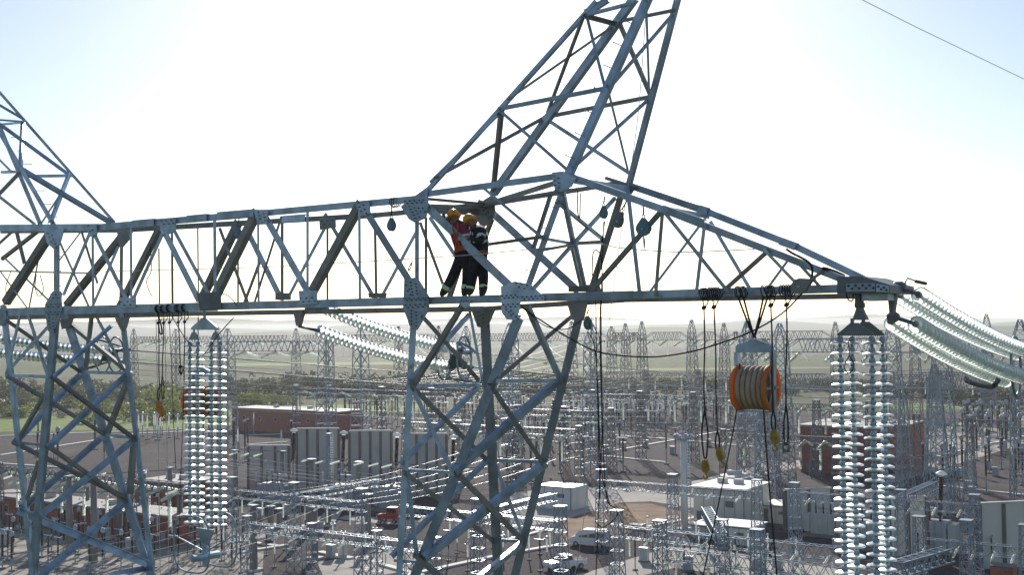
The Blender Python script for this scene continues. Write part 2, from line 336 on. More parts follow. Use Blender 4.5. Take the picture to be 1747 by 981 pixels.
for i in range(70):
    x = rt.uniform(-20, 330); y = rt.uniform(666, 724); tree(x, y, rt.uniform(10, 24) + (8 if y < 685 else 0), rt.uniform(.8, 1.5), rt.choice(['leaf_olive', 'leaf_olive', 'leaf_yellow', 'leaf_yellow', 'leaf_dark'] if y > 690 else ['leaf_dark', 'leaf_olive', 'leaf_olive']), 'shrub in the scrub beyond the yard behind the left leg', 'shrub', 'scrub behind the left leg', 'shrub')
for x, y, h in ((418, 694, 22), (432, 693, 24), (446, 694, 20), (465, 692, 22), (480, 692, 16), (608, 688, 16), (640, 690, 14), (505, 690, 14), (240, 712, 26), (285, 700, 40), (300, 712, 30), (265, 716, 24), (320, 706, 34)):
    tree(x, y, h, 1.2, 'leaf_yellow', 'yellow green shrub at the edge of the switchyard', 'shrub', 'yellow green shrubs', 'shrub')
for x, y, h in ((188, 602, 14), (500, 606, 8), (552, 604, 6), (1400, 664, 20), (1395, 662, 16), (850, 618, 6), (930, 622, 6), (180, 603, 10)):
    tree(x, y, h, 1.0, 'leaf_dark', 'lone dark tree standing in the far fields', 'tree', 'lone trees in the far fields', 'tree')
# ================================================================== LATTICE STEEL OF THE SWITCHYARD
def tower_parts(H, wb, wt, panels, mw, mt, peak=0.0, flare=0.0):
    """four legs, bracing, optional pointed peak; local origin at the base"""
    parts = []; hs = [H * i / panels for i in range(panels + 1)]
    wd = lambda h: (wb + (wt - wb) * h / H)
    cor = [(-1, -1), (1, -1), (1, 1), (-1, 1)]
    P = lambda k, h: V((cor[k % 4][0] * wd(h) / 2, cor[k % 4][1] * wd(h) / 2, h))
    for k in range(4): parts.append(('leg', MB().bar(P(k, 0), P(k, H), mw * 1.5).mesh('leg', mt)))
    mb = MB()
    for i in range(panels):
        for k in range(4):
            mb.bar(P(k, hs[i]), P(k + 1, hs[i + 1]), mw); mb.bar(P(k + 1, hs[i]), P(k, hs[i + 1]), mw); mb.bar(P(k, hs[i + 1]), P(k + 1, hs[i + 1]), mw)
    parts.append(('bracing', mb.mesh('bracing', mt)))
    if peak:
        mb = MB(); top = [V((cor[k][0] * .25, cor[k][1] * .25, H + peak)) for k in range(4)]
        for k in range(4): mb.bar(P(k, H), top[k], mw * 1.2); mb.bar(P(k, H), P(k + 1, H).lerp(top[(k + 1) % 4], .5), mw); mb.bar(P(k, H).lerp(top[k], .5), P(k + 1, H).lerp(top[(k + 1) % 4], .5), mw); mb.bar(top[k], top[(k + 1) % 4], mw); mb.bar(P(k + 1, H).lerp(top[(k + 1) % 4], .5), top[k], mw)
        parts.append(('peak', mb.mesh('peak', mt)))
    else:
        parts.append(('cap_plate', MB().box((0, 0, H + .06), (wt * 1.25, 0, 0), (0, wt * 1.25, 0), (0, 0, .1)).mesh('cap_plate', 'lattice')))
    return parts
def beam(p, q, dp, wd, mw, mt, label, group, taper=True, name='gantry_beam', pan=None):
    p, q = V(p), V(q); ax = (q - p); L = ax.length; ax /= L; e = ax.cross(UP).normalized() * (wd / 2); n_ = pan or max(3, int(L / dp / 1.1))
    t = thing(name, p, label, 'gantry beam', group); top = lambda s, sd: p + ax * s + e * sd; e0 = dp * 1.6 if taper else 0
    lo = lambda s, sd: p + ax * s + e * sd - UP * dp
    for sd in (-1, 1):
        MB().bar(top(e0, sd), top(L - e0, sd), mw * 1.4).build('chord', mt, t); MB().bar(lo(0, sd), lo(L, sd), mw * 1.4).build('chord', mt, t)
    mb = MB()
    for i in range(n_):
        a, b = e0 + (L - 2 * e0) * i / n_, e0 + (L - 2 * e0) * (i + 1) / n_; m_ = (a + b) / 2
        for sd in (-1, 1): mb.bar(top(a, sd), lo(m_, sd), mw); mb.bar(lo(m_, sd), top(b, sd), mw)
        mb.bar(top(a, -1), top(b, 1), mw); mb.bar(lo(a, 1), lo(b, -1), mw); mb.bar(lo(a, 1), lo(a, -1), mw); mb.bar(top(a, 1), top(a, -1), mw)
    if taper:
        for sd in (-1, 1): mb.bar(lo(0, sd), top(e0, sd), mw * 1.2); mb.bar(lo(L, sd), top(L - e0, sd), mw * 1.2)
    mb.build('bracing', mt, t); return t
def tw_at(parts, px, P, yaw, label, group, sc=1.0, name='lattice_tower'):
    return inst(parts, name, az(px, P, DV), yaw, label, 'lattice tower', group, sc)
YAW = -TH
# porcelain / glass strings of the yard: ribbed rods sharing meshes
def rod_mesh(L, r, mt, k=None):
    k = k or max(6, int(L / .2)); pr = []
    for i in range(k): h = L * i / k; d = L / k; pr += [(r * .45, h), (r, h + d * .35), (r, h + d * .55), (r * .45, h + d * .95)]
    return MB().lathe(pr, 8).mesh('insulator', mt)
ROD = {L: rod_mesh(L, .16, 'glass_disc') for L in (1.2, 2.0, 3.0, 4.2)}
def rod(p, q, label, group, name='strain_insulator', sc=1.0):
    p, q = V(p), V(q); L = (q - p).length; k = min(ROD, key=lambda x: abs(x - L)); qt = (q - p).to_track_quat('Z', 'Y')
    o = link(name, ROD[k], None, p, qt); o.scale = (sc, sc, L / k); return tag(o, label, 'insulator', group)
# --- far high gantry: one long line across the whole picture
PB = D(1235, hor(1235), 385); PB.z = 0
T27 = tower_parts(27, 3.9, 2.0, 9, .115, 'lattice_far', 3.8)
T27b = tower_parts(27, 3.2, 2.2, 7, .115, 'lattice_far', 2.4)
rowB = [228, 300, 372, 505, 560, 680, 748, 795, 975, 1043, 1067, 1095, 1180, 1235, 1275, 1425, 1560, 1683]
pts = [az(x, PB, DV) for x in rowB]
for x, p, od in zip(rowB, pts, ORD): inst(T27b if x in (300, 560, 795, 1043, 1275, 1560) else T27, 'lattice_tower', p, YAW, f'{od} pointed lattice tower from the left in the far gantry line', 'lattice tower', 'towers of the far gantry line', random.uniform(.96, 1.04))
for (a, b), (xa, xb), od in zip(zip(pts, pts[1:]), zip(rowB, rowB[1:]), ORD):
    if xb - xa > 20 and not (800 < xa < 900): beam(a + UP * 27, b + UP * 27, 2.7, 2.0, .12, 'lattice_far', f'truss beam right of the {od} tower of the far gantry line', 'beams of the far gantry line')
def strain_pair(c, L, drop_, label, group, dirv=NV, sc=1.0, ends=(-1, 1)):
    for s in ends: rod(c, c + dirv * (s * L) - UP * drop_, label, group, sc=sc)
rb = random.Random(11)
for i in range(len(rowB) - 1):
    a, b = pts[i], pts[i + 1]
    if rowB[i + 1] - rowB[i] < 40: ts = (.5,)
    else: ts = (.2, .5, .8)
    for t_ in ts:
        c = a.lerp(b, t_) + UP * 24.2
        strain_pair(c, 5.6, 1.7, 'slanting white strain insulator under the far gantry line', 'strain insulators of the far gantry line', NV, 1.7, (-1,) if rb.random() < .4 else (-1, 1))
        if rb.random() < .75: rod(c - UP * .1 + NV * .6, c - UP * 5.6 + NV * .6, 'upright white insulator hanging from the far gantry line', 'hanging insulators of the far gantry line', 'hanging_insulator', 1.5)
# --- second high gantry, nearer
PC = D(460, hor(460), 276); PC.z = 0
T26 = tower_parts(26.6, 3.8, 2.3, 10, .10, 'lattice', 3.2)
rowC = [388, 556, 615, 870, 1010, 1275, 1330, 1520, 1605, 1740]
ptC = [az(x, PC, DV) for x in rowC]
for x, p, od in zip(rowC, ptC, ORD): inst(T26, 'lattice_tower', p, YAW, f'{od} tall lattice tower from the left in the middle gantry line', 'lattice tower', 'towers of the middle gantry line', random.uniform(.97, 1.02))
for i in (0, 5, 6, 7, 8):
    a, b = ptC[i], ptC[i + 1]; beam(a + UP * 26.6, b + UP * 26.6, 2.35, 2.0, .10, 'lattice', f'truss beam right of the {ORD[i]} tower of the middle gantry line', 'beams of the middle gantry line')
    for t_ in (.18, .5, .82):
        c = a.lerp(b, t_) + UP * 24.1; strain_pair(c, 4.6, 1.3, 'slanting white strain insulator under the middle gantry line', 'strain insulators of the middle gantry line', NV, 1.4, (-1, 1))
beam(az(1310, PC, DV) + UP * 20.5, az(1440, PC, DV) + UP * 20.5, 2.6, 2.0, .10, 'lattice', 'lower truss beam hung under the middle gantry line, right of the block', 'beams of the middle gantry line'); beam(az(1530, PC, DV) + UP * 21, az(1690, PC, DV) + UP * 21, 2.6, 2.0, .10, 'lattice', 'lower truss beam crossing behind the tension strings', 'beams of the middle gantry line')
# --- free standing lattice masts
T20 = tower_parts(22, 4.2, 1.6, 9, .12, 'lattice', 2)
for px, py, sc, lb in ((1390, 812, .42, 'short pale lattice tower in front of the orange brick building'), (1310, 860, .92, 'blue grey lattice tower right of the stringing block'), (1600, 880, .95, 'blue grey lattice tower standing over the transformers on the right'), (1545, 850, .72, 'pale lattice tower beside the orange brick building'), (1655, 905, .5, 'low lattice tower between the two pale fire walls'), (1690, 722, 1.0, 'lattice tower at the right edge of the yard'), (870, 742, .9, 'dark lattice tower behind the middle tower legs')):
    inst(T20, 'lattice_tower', G(px, py), YAW + .1, lb, 'lattice tower', None, sc)
# --- low gantries: (list of tower columns, reference column, y of beam top, height, insulator pattern)
T9 = tower_parts(10.5, 1.4, .9, 8, .05, 'lattice'); T14 = tower_parts(15, 1.9, 1.0, 8, .08, 'lattice_far')
def low(cols, ref, y, h, parts, label, dp=1.0, mw=.05, mt='lattice', ext=(0, 0), sgl=NV, tow=True, strains=3, up=0, lo=0, sc=1.0):
    P = G(ref, y, h); P.z = 0; ps = [az(x, P, DV) for x in cols]
    if tow:
        for x, p, od in zip(cols, ps, ORD): inst(parts, 'lattice_tower', p, YAW, f'{od} capped column from the left of the {label}', 'lattice tower', f'columns of the {label}', sc)
    for (a, b), od in zip(zip(ps, ps[1:]), ORD):
        beam(a + UP * h, b + UP * h, dp, 1.0, mw, mt, f'{od} truss beam from the left of the {label}', f'beams of the {label}', False)
        for k in range(strains):
            c = a.lerp(b, (k + .5) / strains) + UP * (h - dp * .6)
            rod(c - sgl * .5, c - sgl * 2.3 - UP * .5, f'slanting white strain insulator on the {label}', f'strain insulators of the {label}', sc=.75)
            if lo: rod(c - UP * .5, c - UP * 2.2, f'upright white insulator hanging from the {label}', f'hanging insulators of the {label}', 'hanging_insulator', .75)
            if up:
                e = c - sgl * 2.3 - UP * .5; wire('bus_wire', sag(e, e - sgl * 30 - UP * 1.5, .8, 8), .02, 'wire', f'pale conductor from the {label}, near side', 'conductor', f'conductors of the {label}', 4)
                e = c + sgl * .5; wire('bus_wire', sag(e, e + sgl * 45 + UP * 1.0, 1.0, 8), .02, 'wire', f'pale conductor from the {label}, far side', 'conductor', f'back conductors of the {label}', 4)
low([395, 500, 615], 500, 846, 9.0, T9, 'low gantry in front of the left transformers', lo=1, up=1)
low([688, 812, 952], 812, 876, 9.0, T9, 'low gantry behind the middle tower legs', lo=1, strains=4, up=0)
low([1022, 1143, 1286], 1143, 828, 9.2, T9, 'low gantry in front of the cream building', lo=0)
low([1047, 1225, 1440], 1225, 915, 9.0, T9, 'lowest gantry along the bottom edge', dp=1.1, lo=1, strains=4)
low([1350, 1530, 1655], 1530, 852, 9.5, T9, 'low gantry before the right transformers', strains=3)
Pq = az(1225, (lambda p: V((p.x, p.y, 0)))(G(1225, 915, 9.0)), DV)
beam(Pq + UP * 9.3, Pq + NV * -0 + DV * -8 + NV * 14 + UP * 9.3, 1.0, 1.0, .075, 'lattice', 'truss beam running back from the lowest gantry', None, False); beam(G(1530, 960, 8), G(1618, 935, 8), 1.2, 1.2, .085, 'lattice', 'truss beam slanting past the foot of the hanging glass strings', None, False)
low([1120, 1285, 1500], 1285, 952, 8.0, T9, 'second gantry along the bottom edge', dp=1.1, mw=.045, lo=1, strains=3)
low([1560, 1640, 1740], 1640, 925, 8.5, T9, 'gantry over the right transformers', dp=1.0, strains=3)
low([420, 530, 640, 740], 530, 905, 7.5, T9, 'thin gantry along the left road', dp=.9, strains=4, sc=.78)
for k_, (px_, yy_) in enumerate(((500, 846), (812, 876), (1530, 852))):
    q_ = G(px_, yy_, 9.0); beam(q_ + UP * .2, q_ + UP * .2 + NV * 16, .9, .9, .045, 'lattice', f'truss beam running back into the yard, {ORD[k_]} of three such beams', 'beams running back into the yard', False)
# lower 14 m gantries in the middle of the yard
def mid_g(cols, ref, y, h, label, strains=2):
    P = G(ref, y, h); P.z = 0; ps = [az(x, P, DV) for x in cols]
    for p, od in zip(ps, ORD): inst(T14, 'lattice_tower', p, YAW, f'{od} lattice column from the left of the {label}', 'lattice tower', f'columns of the {label}', h / 14.2)
    for (a, b), od in zip(zip(ps, ps[1:]), ORD):
        beam(a + UP * h, b + UP * h, 1.2, 1.1, .08, 'lattice_far', f'{od} thin truss beam from the left of the {label}', f'beams of the {label}', False)
        for k in range(strains):
            c = a.lerp(b, (k + .5) / strains) + UP * (h - .8); strain_pair(c, 3.6, 1.0, f'bright slanting insulator on the {label}', f'strain insulators of the {label}', NV, 1.5)
            rod(c - UP * .8 - NV * 2.2, c - UP * 4.6 - NV * 2.2, f'bright upright insulator hanging from the {label}', f'hanging insulators of the {label}', 'hanging_insulator', 1.4)
mid_g([505, 560, 650, 735], 560, 664, 14.5, 'gantry behind the fire walls', 2)
mid_g([1010, 1090, 1180, 1265], 1090, 674, 14, 'gantry in the middle of the yard', 2)
mid_g([1010, 1100, 1190, 1260], 1100, 634, 15, 'farther gantry in the middle of the yard', 2)
mid_g([1300, 1390, 1480], 1390, 690, 14, 'gantry right of the stringing block', 2)
mid_g([1520, 1600, 1680], 1600, 640, 14, 'gantry behind the tension strings', 2)
mid_g([690, 780, 880, 985], 780, 724, 11, 'low dark gantry behind the middle legs', 3)
mid_g([1230, 1320, 1420], 1320, 742, 10, 'low gantry left of the brick building', 3)
mid_g([880, 960, 1040], 960, 700, 12, 'small gantry right of the middle legs', 2)
mid_g([0, 110, 225, 330], 110, 806, 9, 'low gantry behind the left tower', 3)
mid_g([1560, 1650, 1750], 1650, 716, 12, 'gantry at the right edge of the yard', 2)
# --- switchgear posts: support, insulator column and cap; a few kinds sharing meshes
def post_kind(hs, hi, ri, mt, head, sup='lattice', rs=.13):
    p = [('support', MB().lathe([(rs, 0), (rs * .9, hs)], 8).mesh('support', sup)), ('foot', MB().box((0, 0, .15), (.8, 0, 0), (0, .8, 0), (0, 0, .3)).mesh('foot', 'concrete'))]
    k = max(6, int(hi / .25)); pr = []
    for i in range(k): h = hs + hi * i / k; d = hi / k; pr += [(ri * .62, h), (ri, h + d * .4), (ri, h + d * .6), (ri * .62, h + d * .98)]
    p.append(('insulator', MB().lathe(pr, 8).mesh('insulator', mt)))
    mb = MB()
    if head == 'cap': mb.lathe([(ri * 1.5, hs + hi), (ri * 1.7, hs + hi + .15), (ri, hs + hi + .4)], 8)
    elif head == 'arm': mb.box((0, 0, hs + hi + .08), (2.6, 0, 0), (0, .18, 0), (0, 0, .14)).box((1.1, 0, hs + hi + .25), (.25, 0, 0), (0, .25, 0), (0, 0, .3))
    elif head == 'ring':
        mb.tube([V((.55 * math.cos(a), .55 * math.sin(a), hs + hi - .1)) for a in [i * math.pi / 6 for i in range(12)]], .06, 6, True); mb.lathe([(ri, hs + hi), (ri * 1.4, hs + hi + .35), (.05, hs + hi + .5)], 8)
    elif head == 'tank': mb.lathe([(.3, hs + hi), (.42, hs + hi + .15), (.42, hs + hi + .75), (.2, hs + hi + 1.0)], 10)
    p.append(('head', mb.mesh('head', 'galv' if head != 'tank' else 'transformer'))); return p
PK = [(post_kind(2.6, 3.2, .2, 'porcelain', 'cap'), 'slim post with pale insulator and metal cap'), (post_kind(2.6, 3.6, .2, 'brown_porcelain', 'arm'), 'switch post with dark insulator and cross arm'), (post_kind(2.4, 4.2, .26, 'brown_porcelain', 'tank'), 'stout dark instrument transformer post with round head'),
      (post_kind(3.0, 3.0, .2, 'porcelain', 'ring'), 'slim pale surge arrester post with ring'), (post_kind(3.2, 5.0, .2, 'brown_porcelain', 'cap'), 'tall thin dark bus support post')]
PN = ['insulator_post', 'disconnector', 'current_transformer', 'surge_arrester', 'bus_support']
def S(u, v): return DV * u + NV * v
def inpoly(p, pg):
    c = False; j = len(pg) - 1
    for i in range(len(pg)):
        if (pg[i].y > p.y) != (pg[j].y > p.y) and p.x < (pg[j].x - pg[i].x) * (p.y - pg[i].y) / (pg[j].y - pg[i].y) + pg[i].x: c = not c
        j = i
    return c
def field(pg, du, dv, where, ks, jitter=.5, prob=.8, sc=(0.9, 1.15), cap=999):
    us = [p.dot(DV) for p in pg]; vs_ = [p.dot(NV) for p in pg]; k = 0; rg = random.Random(len(where) * 7 + int(du * 10)); v = min(vs_)
    while v < max(vs_):
        kind = rg.choice(ks); u = min(us) + rg.random() * du; arm_yaw = YAW if rg.random() < .7 else YAW + math.pi / 2; s = rg.uniform(*sc)
        while u < max(us):
            p = S(u, v) + V((rg.uniform(-jitter, jitter), rg.uniform(-jitter, jitter), 0))
            if inpoly(p, pg) and rg.random() < prob and k < cap:
                pk, lb = PK[kind]; inst(pk, PN[kind], V((p.x, p.y, 0)), arm_yaw, f'{lb} {where}', 'switchgear', f'{lb}s {where}', s); k += 1
            u += du
        v += dv
    return k
n1 = field(gp((960, 770), (1160, 742), (1340, 730), (1345, 700), (1180, 690), (960, 694)), 3.6, 6.0, 'in the middle of the yard', [0, 1, 2, 3, 4, 1, 4, 2, 0], prob=.7)
n2 = field(gp((-10, 985), (415, 985), (440, 925), (400, 895), (300, 885), (-10, 895)), 2.6, 3.4, 'in the pale left yard', [0, 1, 2, 3, 1, 2], sc=(.5, .66), prob=.62)
n3 = field(gp((575, 730), (700, 738), (960, 790), (960, 700), (700, 706), (575, 716)), 4.2, 7, 'behind the fire walls', [0, 1, 4, 3, 2], prob=.6)
n4 = field(gp((1640, 790), (1760, 775), (1760, 725), (1640, 735)), 3.2, 5.0, 'at the right edge of the yard', [1, 2, 4, 2], sc=(1.0, 1.2), prob=.7)
n5 = field(gp((395, 742), (500, 738), (500, 726), (395, 730)), 3.6, 6, 'in front of the long brick building', [0, 3, 0], prob=.8)
n6 = field(gp((235, 755), (330, 750), (330, 738), (235, 741)), 3.6, 6, 'left of the hanging glass strings', [0, 4, 3], prob=.7)
n7 = field(gp((1060, 985), (1440, 985), (1440, 945), (1080, 925)), 3.2, 4.2, 'under the lowest gantry', [0, 1, 2], sc=(.5, .65), prob=.5)
n8 = field(gp((430, 850), (680, 868), (700, 845), (440, 835)), 4.0, 5.0, 'before the left transformers', [0, 1, 3], sc=(.6, .75), prob=.5)
n9 = field(gp((1560, 855), (1760, 850), (1760, 800), (1600, 805)), 5, 7, 'behind the right transformers', [2, 4, 1], sc=(.9, 1.1), prob=.5)
n10 = field(gp((860, 835), (1010, 830), (1180, 800), (1160, 770), (960, 795), (860, 805)), 5.5, 8, 'on the gravel before the cream building', [4, 1, 2], prob=.4)
n11 = field(gp((440, 985), (680, 985), (690, 945), (600, 925), (440, 940)), 3.6, 4.6, 'at the bottom left of the near leg', [0, 1, 3], sc=(.5, .65), prob=.4)
n12 = field(gp((740, 985), (960, 985), (960, 930), (740, 930)), 3.4, 4.4, 'under the middle tower legs', [0, 1, 3], sc=(.5, .62), prob=.5)
n13 = field(gp((1300, 800), (1370, 790), (1370, 740), (1300, 745)), 4, 6, 'left of the brick control building', [1, 2, 4], prob=.6)
n14 = field(gp((1560, 985), (1747, 985), (1747, 955), (1560, 945)), 3, 4, 'at the bottom right corner', [0, 3, 1], sc=(.5, .65), prob=.6)
n15 = field(gp((330, 800), (500, 800), (500, 772), (330, 770)), 4.5, 7, 'behind the hanging glass strings', [0, 1, 4], prob=.5)
n16 = field(gp((0, 800), (240, 790), (240, 760), (0, 770)), 6, 9, 'on the bare gravel behind the left leg', [1, 4, 2], prob=.25)
print(n10, n11, n12, n13, n14, n15, n16)
print('POSTS', n1, n2, n3, n4, n5, n6, n7, n8, n9)
def cab_parts():
    return [('cabinet', MB().box((0, 0, .95), (1.1, 0, 0), (0, .6, 0), (0, 0, 1.5)).mesh('cabinet', 'concrete_pale')), ('plinth', MB().box((0, 0, .1), (1.3, 0, 0), (0, .8, 0), (0, 0, .2)).mesh('plinth', 'concrete')), ('door', MB().box((0, -.32, .95), (.9, 0, 0), (0, .05, 0), (0, 0, 1.3)).mesh('door', 'transformer')), ('roof', MB().box((0, 0, 1.74), (1.25, 0, 0), (0, .75, 0), (0, 0, .08)).mesh('roof', 'white_paint'))]
CB = cab_parts(); rc = random.Random(9)
for wh, x0, x1, y0, y1, k in (('in the pale left yard', 0, 400, 895, 970, 9), ('in the middle of the yard', 960, 1330, 715, 780, 14), ('before the left transformers', 440, 690, 880, 960, 6), ('under the lowest gantry', 1080, 1430, 940, 975, 8), ('at the right edge of the yard', 1600, 1747, 760, 850, 7), ('behind the fire walls', 600, 950, 712, 760, 8)):
    for i in range(k): inst(CB, 'control_cabinet', G(rc.uniform(x0, x1), rc.uniform(y0, y1)), YAW, f'grey control cabinet with pale roof {wh}', 'cabinet', f'control cabinets {wh}', 1.0)
# --- rigid tubular busbars over the posts
def bus(x0, y0, x1, y1, h, r, label, grp):
    p, q = G(x0, y0, h), G(x1, y1, h); o = MB().tube([p, q], r, 6).build('busbar', 'wire'); tag(o, label, 'busbar', grp)
for a in ((395, 766, 490, 771, 9), (515, 779, 690, 791, 9), (690, 792, 830, 800, 9), (0, 805, 120, 812, 8), (120, 812, 330, 800, 8), (0, 842, 330, 838, 8), (1230, 735, 1500, 718, 7), (900, 708, 1120, 722, 7), (905, 725, 1150, 738, 7), (1500, 790, 1747, 748, 7), (850, 780, 930, 786, 7), (1340, 700, 1440, 690, 9)):
    bus(*a[:4], a[4], .09, 'long bright tubular busbar carried above the switchgear', 'tubular busbars')
# slanting strain insulators on the tubular busbar gantry
for x, y in ((405, 772), (424, 774), (447, 774), (530, 783), (554, 786), (579, 787), (620, 789), (645, 791), (668, 793), (800, 800), (20, 812), (60, 810), (180, 808), (250, 806), (300, 838), (215, 842), (60, 845)):
    c = G(x, y, 8.6); rod(c, c - DV * 2.0 - UP * .55, 'white insulator slanting from the busbar on concrete columns', 'slanting busbar insulators')
# --- concrete columns
def column(px, yb, yt, r, label, grp, mt='concrete'):
    p = G(px, yb); h = (yb - yt) * depth(p) / FPX; t = thing('concrete_column', p, label, 'column', grp)
    MB().lathe([(r * 1.15, 0), (r, h * .5), (r * .85, h)], 12, p).build('shaft', mt, t, True); MB().box(p + UP * (h + .1), DV * r * 2.6, NV * r * 2.6, UP * .2).build('head_plate', 'lattice', t); MB().box(p + UP * .15, DV * r * 4, NV * r * 4, UP * .3).build('footing', 'concrete_pale', t)
for x, yb, yt in ((402, 850, 770), (482, 850, 772), (532, 905, 786), (612, 862, 790), (433, 975, 865), (537, 955, 868), (628, 930, 846), (560, 898, 838), (525, 900, 850), (477, 900, 870), (462, 898, 866), (118, 945, 815), (148, 900, 820), (160, 965, 820), (204, 920, 845), (245, 905, 806), (252, 925, 838), (307, 925, 845), (42, 900, 812), (290, 870, 800)):
    column(x, yb, yt, .42, 'round concrete column carrying busbars in the left yard', 'concrete columns of the left yard')
column(1168, 905, 752, .45, 'tall pale lighting mast with a ringed head beside the cream building', None, 'white_paint')
p = G(1168, 905); hh = (905 - 752) * depth(p) / FPX
t = thing('mast_head_platform', p + UP * hh, 'round platform with floodlights on top of the pale mast', 'platform')
MB().tube([p + UP * (hh + .3) + V((1.2 * math.cos(a), 1.2 * math.sin(a), 0)) for a in [i * math.pi / 8 for i in range(16)]], .1, 6, True).build('ring', 'galv', t)
MB().tube([p + UP * (hh + .9) + V((1.2 * math.cos(a), 1.2 * math.sin(a), 0)) for a in [i * math.pi / 8 for i in range(16)]], .05, 6, True).build('rail', 'galv', t)
for k in range(6):
    a = k * math.pi / 3; c = p + UP * (hh + .6) + V((1.2 * math.cos(a), 1.2 * math.sin(a), 0)); MB().box(c, DV * .4, NV * .3, UP * .4).build('floodlight', 'galv', t)
MB().tube([p + UP * hh, p + UP * (hh + 3)], .06, 6).build('rod', 'galv', t)
mb = MB()
for k in range(28): mb.box(p + DV * .75 + UP * (.6 + k * hh / 29), DV * .5, NV * .06, UP * .06)

for k in (.5, 1.0): mb.box(p + DV * k + UP * hh / 2, DV * .06, NV * .08, UP * hh)
lad = mb.build('ladder', 'galv', t)
column(562, 870, 742, .3, 'tall mast with climbing rungs in front of the fire wall', None, 'galv')
p = G(562, 870); hh = (870 - 742) * depth(p) / FPX; mb = MB()
for k in range(30): mb.box(p + DV * .6 + UP * (.6 + k * hh / 31), DV * .7, NV * .08, UP * .09)

for k in (.25, .95): mb.box(p + DV * k + UP * hh / 2, DV * .06, NV * .1, UP * hh)
tag(mb.build('rung_ladder', 'white_paint'), 'pale climbing rungs of the tall mast before the fire wall', 'ladder')
# ================================================================== FIRE WALLS AND TRANSFORMERS
def firewall(px0, px1, yb, yt, label, dirv, npan=4, mt='concrete_wall', slope=0.0):
    p = G(px0, yb); q = az(px1, p, dirv); h = (yb - yt) * depth(p) / FPX; t = thing('fire_wall', p, label, 'wall'); L = (q - p); ax = L.normalized(); e = ax.cross(UP)
    for i in range(npan):
        a = p + L * (i / npan) + ax * .2; b = p + L * ((i + 1) / npan) - ax * .2
        MB().prism([a, b, b + UP * (h + slope * (i + 1) / npan), a + UP * (h + slope * i / npan)], e * .3).build('panel', mt, t)
    for i in range(npan + 1):
        c = p + L * (i / npan); hh_ = h + slope * i / npan; MB().box(c + UP * hh_ / 2, ax * .42, e * .7, UP * hh_).build('pillar', 'concrete_dark', t)
    MB().bar(p + UP * (h + .12), q + UP * (h + slope + .12), .5, .22).build('coping', 'concrete_pale', t)
    return t
DW = (DV * .86 - NV * -.5).normalized()
firewall(507, 577, 838, 733, 'grey panelled fire wall, left of three behind the near left leg', DW); firewall(597, 666, 842, 737, 'grey panelled fire wall, middle one of three', DW); firewall(695, 760, 848, 742, 'grey panelled fire wall seen through the middle tower legs', DW)
firewall(424, 492, 838, 762, 'low grey fire wall beside the hanging glass strings', DW, 3)
DW2 = (DV * .7 + NV * .72).normalized()
firewall(1517, 1572, 950, 852, 'pale fire wall right of the hanging glass strings', DW2, 2, 'cream'); firewall(1672, 1742, 972, 862, 'pale fire wall near the right edge', DW2, 2, 'cream'); firewall(1340, 1412, 905, 838, 'pale fire wall left of the hanging glass strings', DW2, 2, 'cream')
def transformer(px, yb, s, label, bush='brown_porcelain', mt='transformer'):
    p = G(px, yb); t = thing('power_transformer', p, label, 'transformer'); P = lambda u, v, z: p + DV * (u * s) + NV * (v * s) + UP * (z * s)
    MB().box(P(0, 0, .25), DV * 6.2 * s, NV * 4.4 * s, UP * .5 * s).build('plinth', 'concrete', t)
    MB().box(P(0, 0, 2.2), DV * 4.2 * s, NV * 2.6 * s, UP * 3.4 * s).build('tank', mt, t)
    for i in range(5): MB().box(P(-1.7 + i * .85, -1.36, 2.2), DV * .12 * s, NV * .14 * s, UP * 3.3 * s).build('stiffener', mt, t)
    for sd in (-1, 1):
        for i in range(7): MB().box(P(2.75 * sd, -1.2 + i * .4, 2.2), DV * .9 * s, NV * .12 * s, UP * 2.9 * s).build('radiator_fin', mt, t)
        for z in (1.1, 3.3): MB().tube([P(2.1 * sd, -1.2, z), P(2.75 * sd, -1.2, z), P(2.75 * sd, 1.3, z)], .09 * s, 6).build('radiator_pipe', mt, t)
    MB().lathe([(.2 * s, -1.7 * s), (.5 * s, -1.55 * s), (.5 * s, 1.55 * s), (.2 * s, 1.7 * s)], 14, P(0, .9, 4.9), DV).build('conservator', mt, t, True)
    for u in (-1.1, 1.1): MB().bar(P(u, .9, 3.9), P(u, .9, 4.5), .15 * s).build('conservator_leg', mt, t)
    for u in (-1.3, 0, 1.3):
        pr = []; L = 2.4
        for i in range(10): pr += [(.09 * s, (3.9 + L * i / 10) * s), (.17 * s, (3.9 + L * (i + .5) / 10) * s)]
        b = MB().lathe(pr, 8, P(u, -.5, 0), UP + NV * -.05).build('bushing', bush, t); MB().lathe([(.1 * s, 6.3 * s), (.22 * s, 6.4 * s), (.05 * s, 6.6 * s)], 8, P(u, -.5, 0), UP + NV * -.05).build('cap', 'galv', b)
    return t
transformer(470, 862, .95, 'blue grey transformer left of the fire walls'); transformer(585, 868, 1.0, 'dark transformer between the fire walls'); transformer(672, 872, 1.0, 'dark transformer beside the near left leg'); transformer(1590, 940, 1.0, 'blue grey transformer between the pale fire walls'); transformer(1475, 935, .9, 'blue grey transformer behind the hanging glass strings'); transformer(1408, 915, .8, 'grey transformer left of the hanging glass strings', 'brown_porcelain', 'concrete_pale'); transformer(1757, 945, 1.0, 'transformer cut off by the right edge')
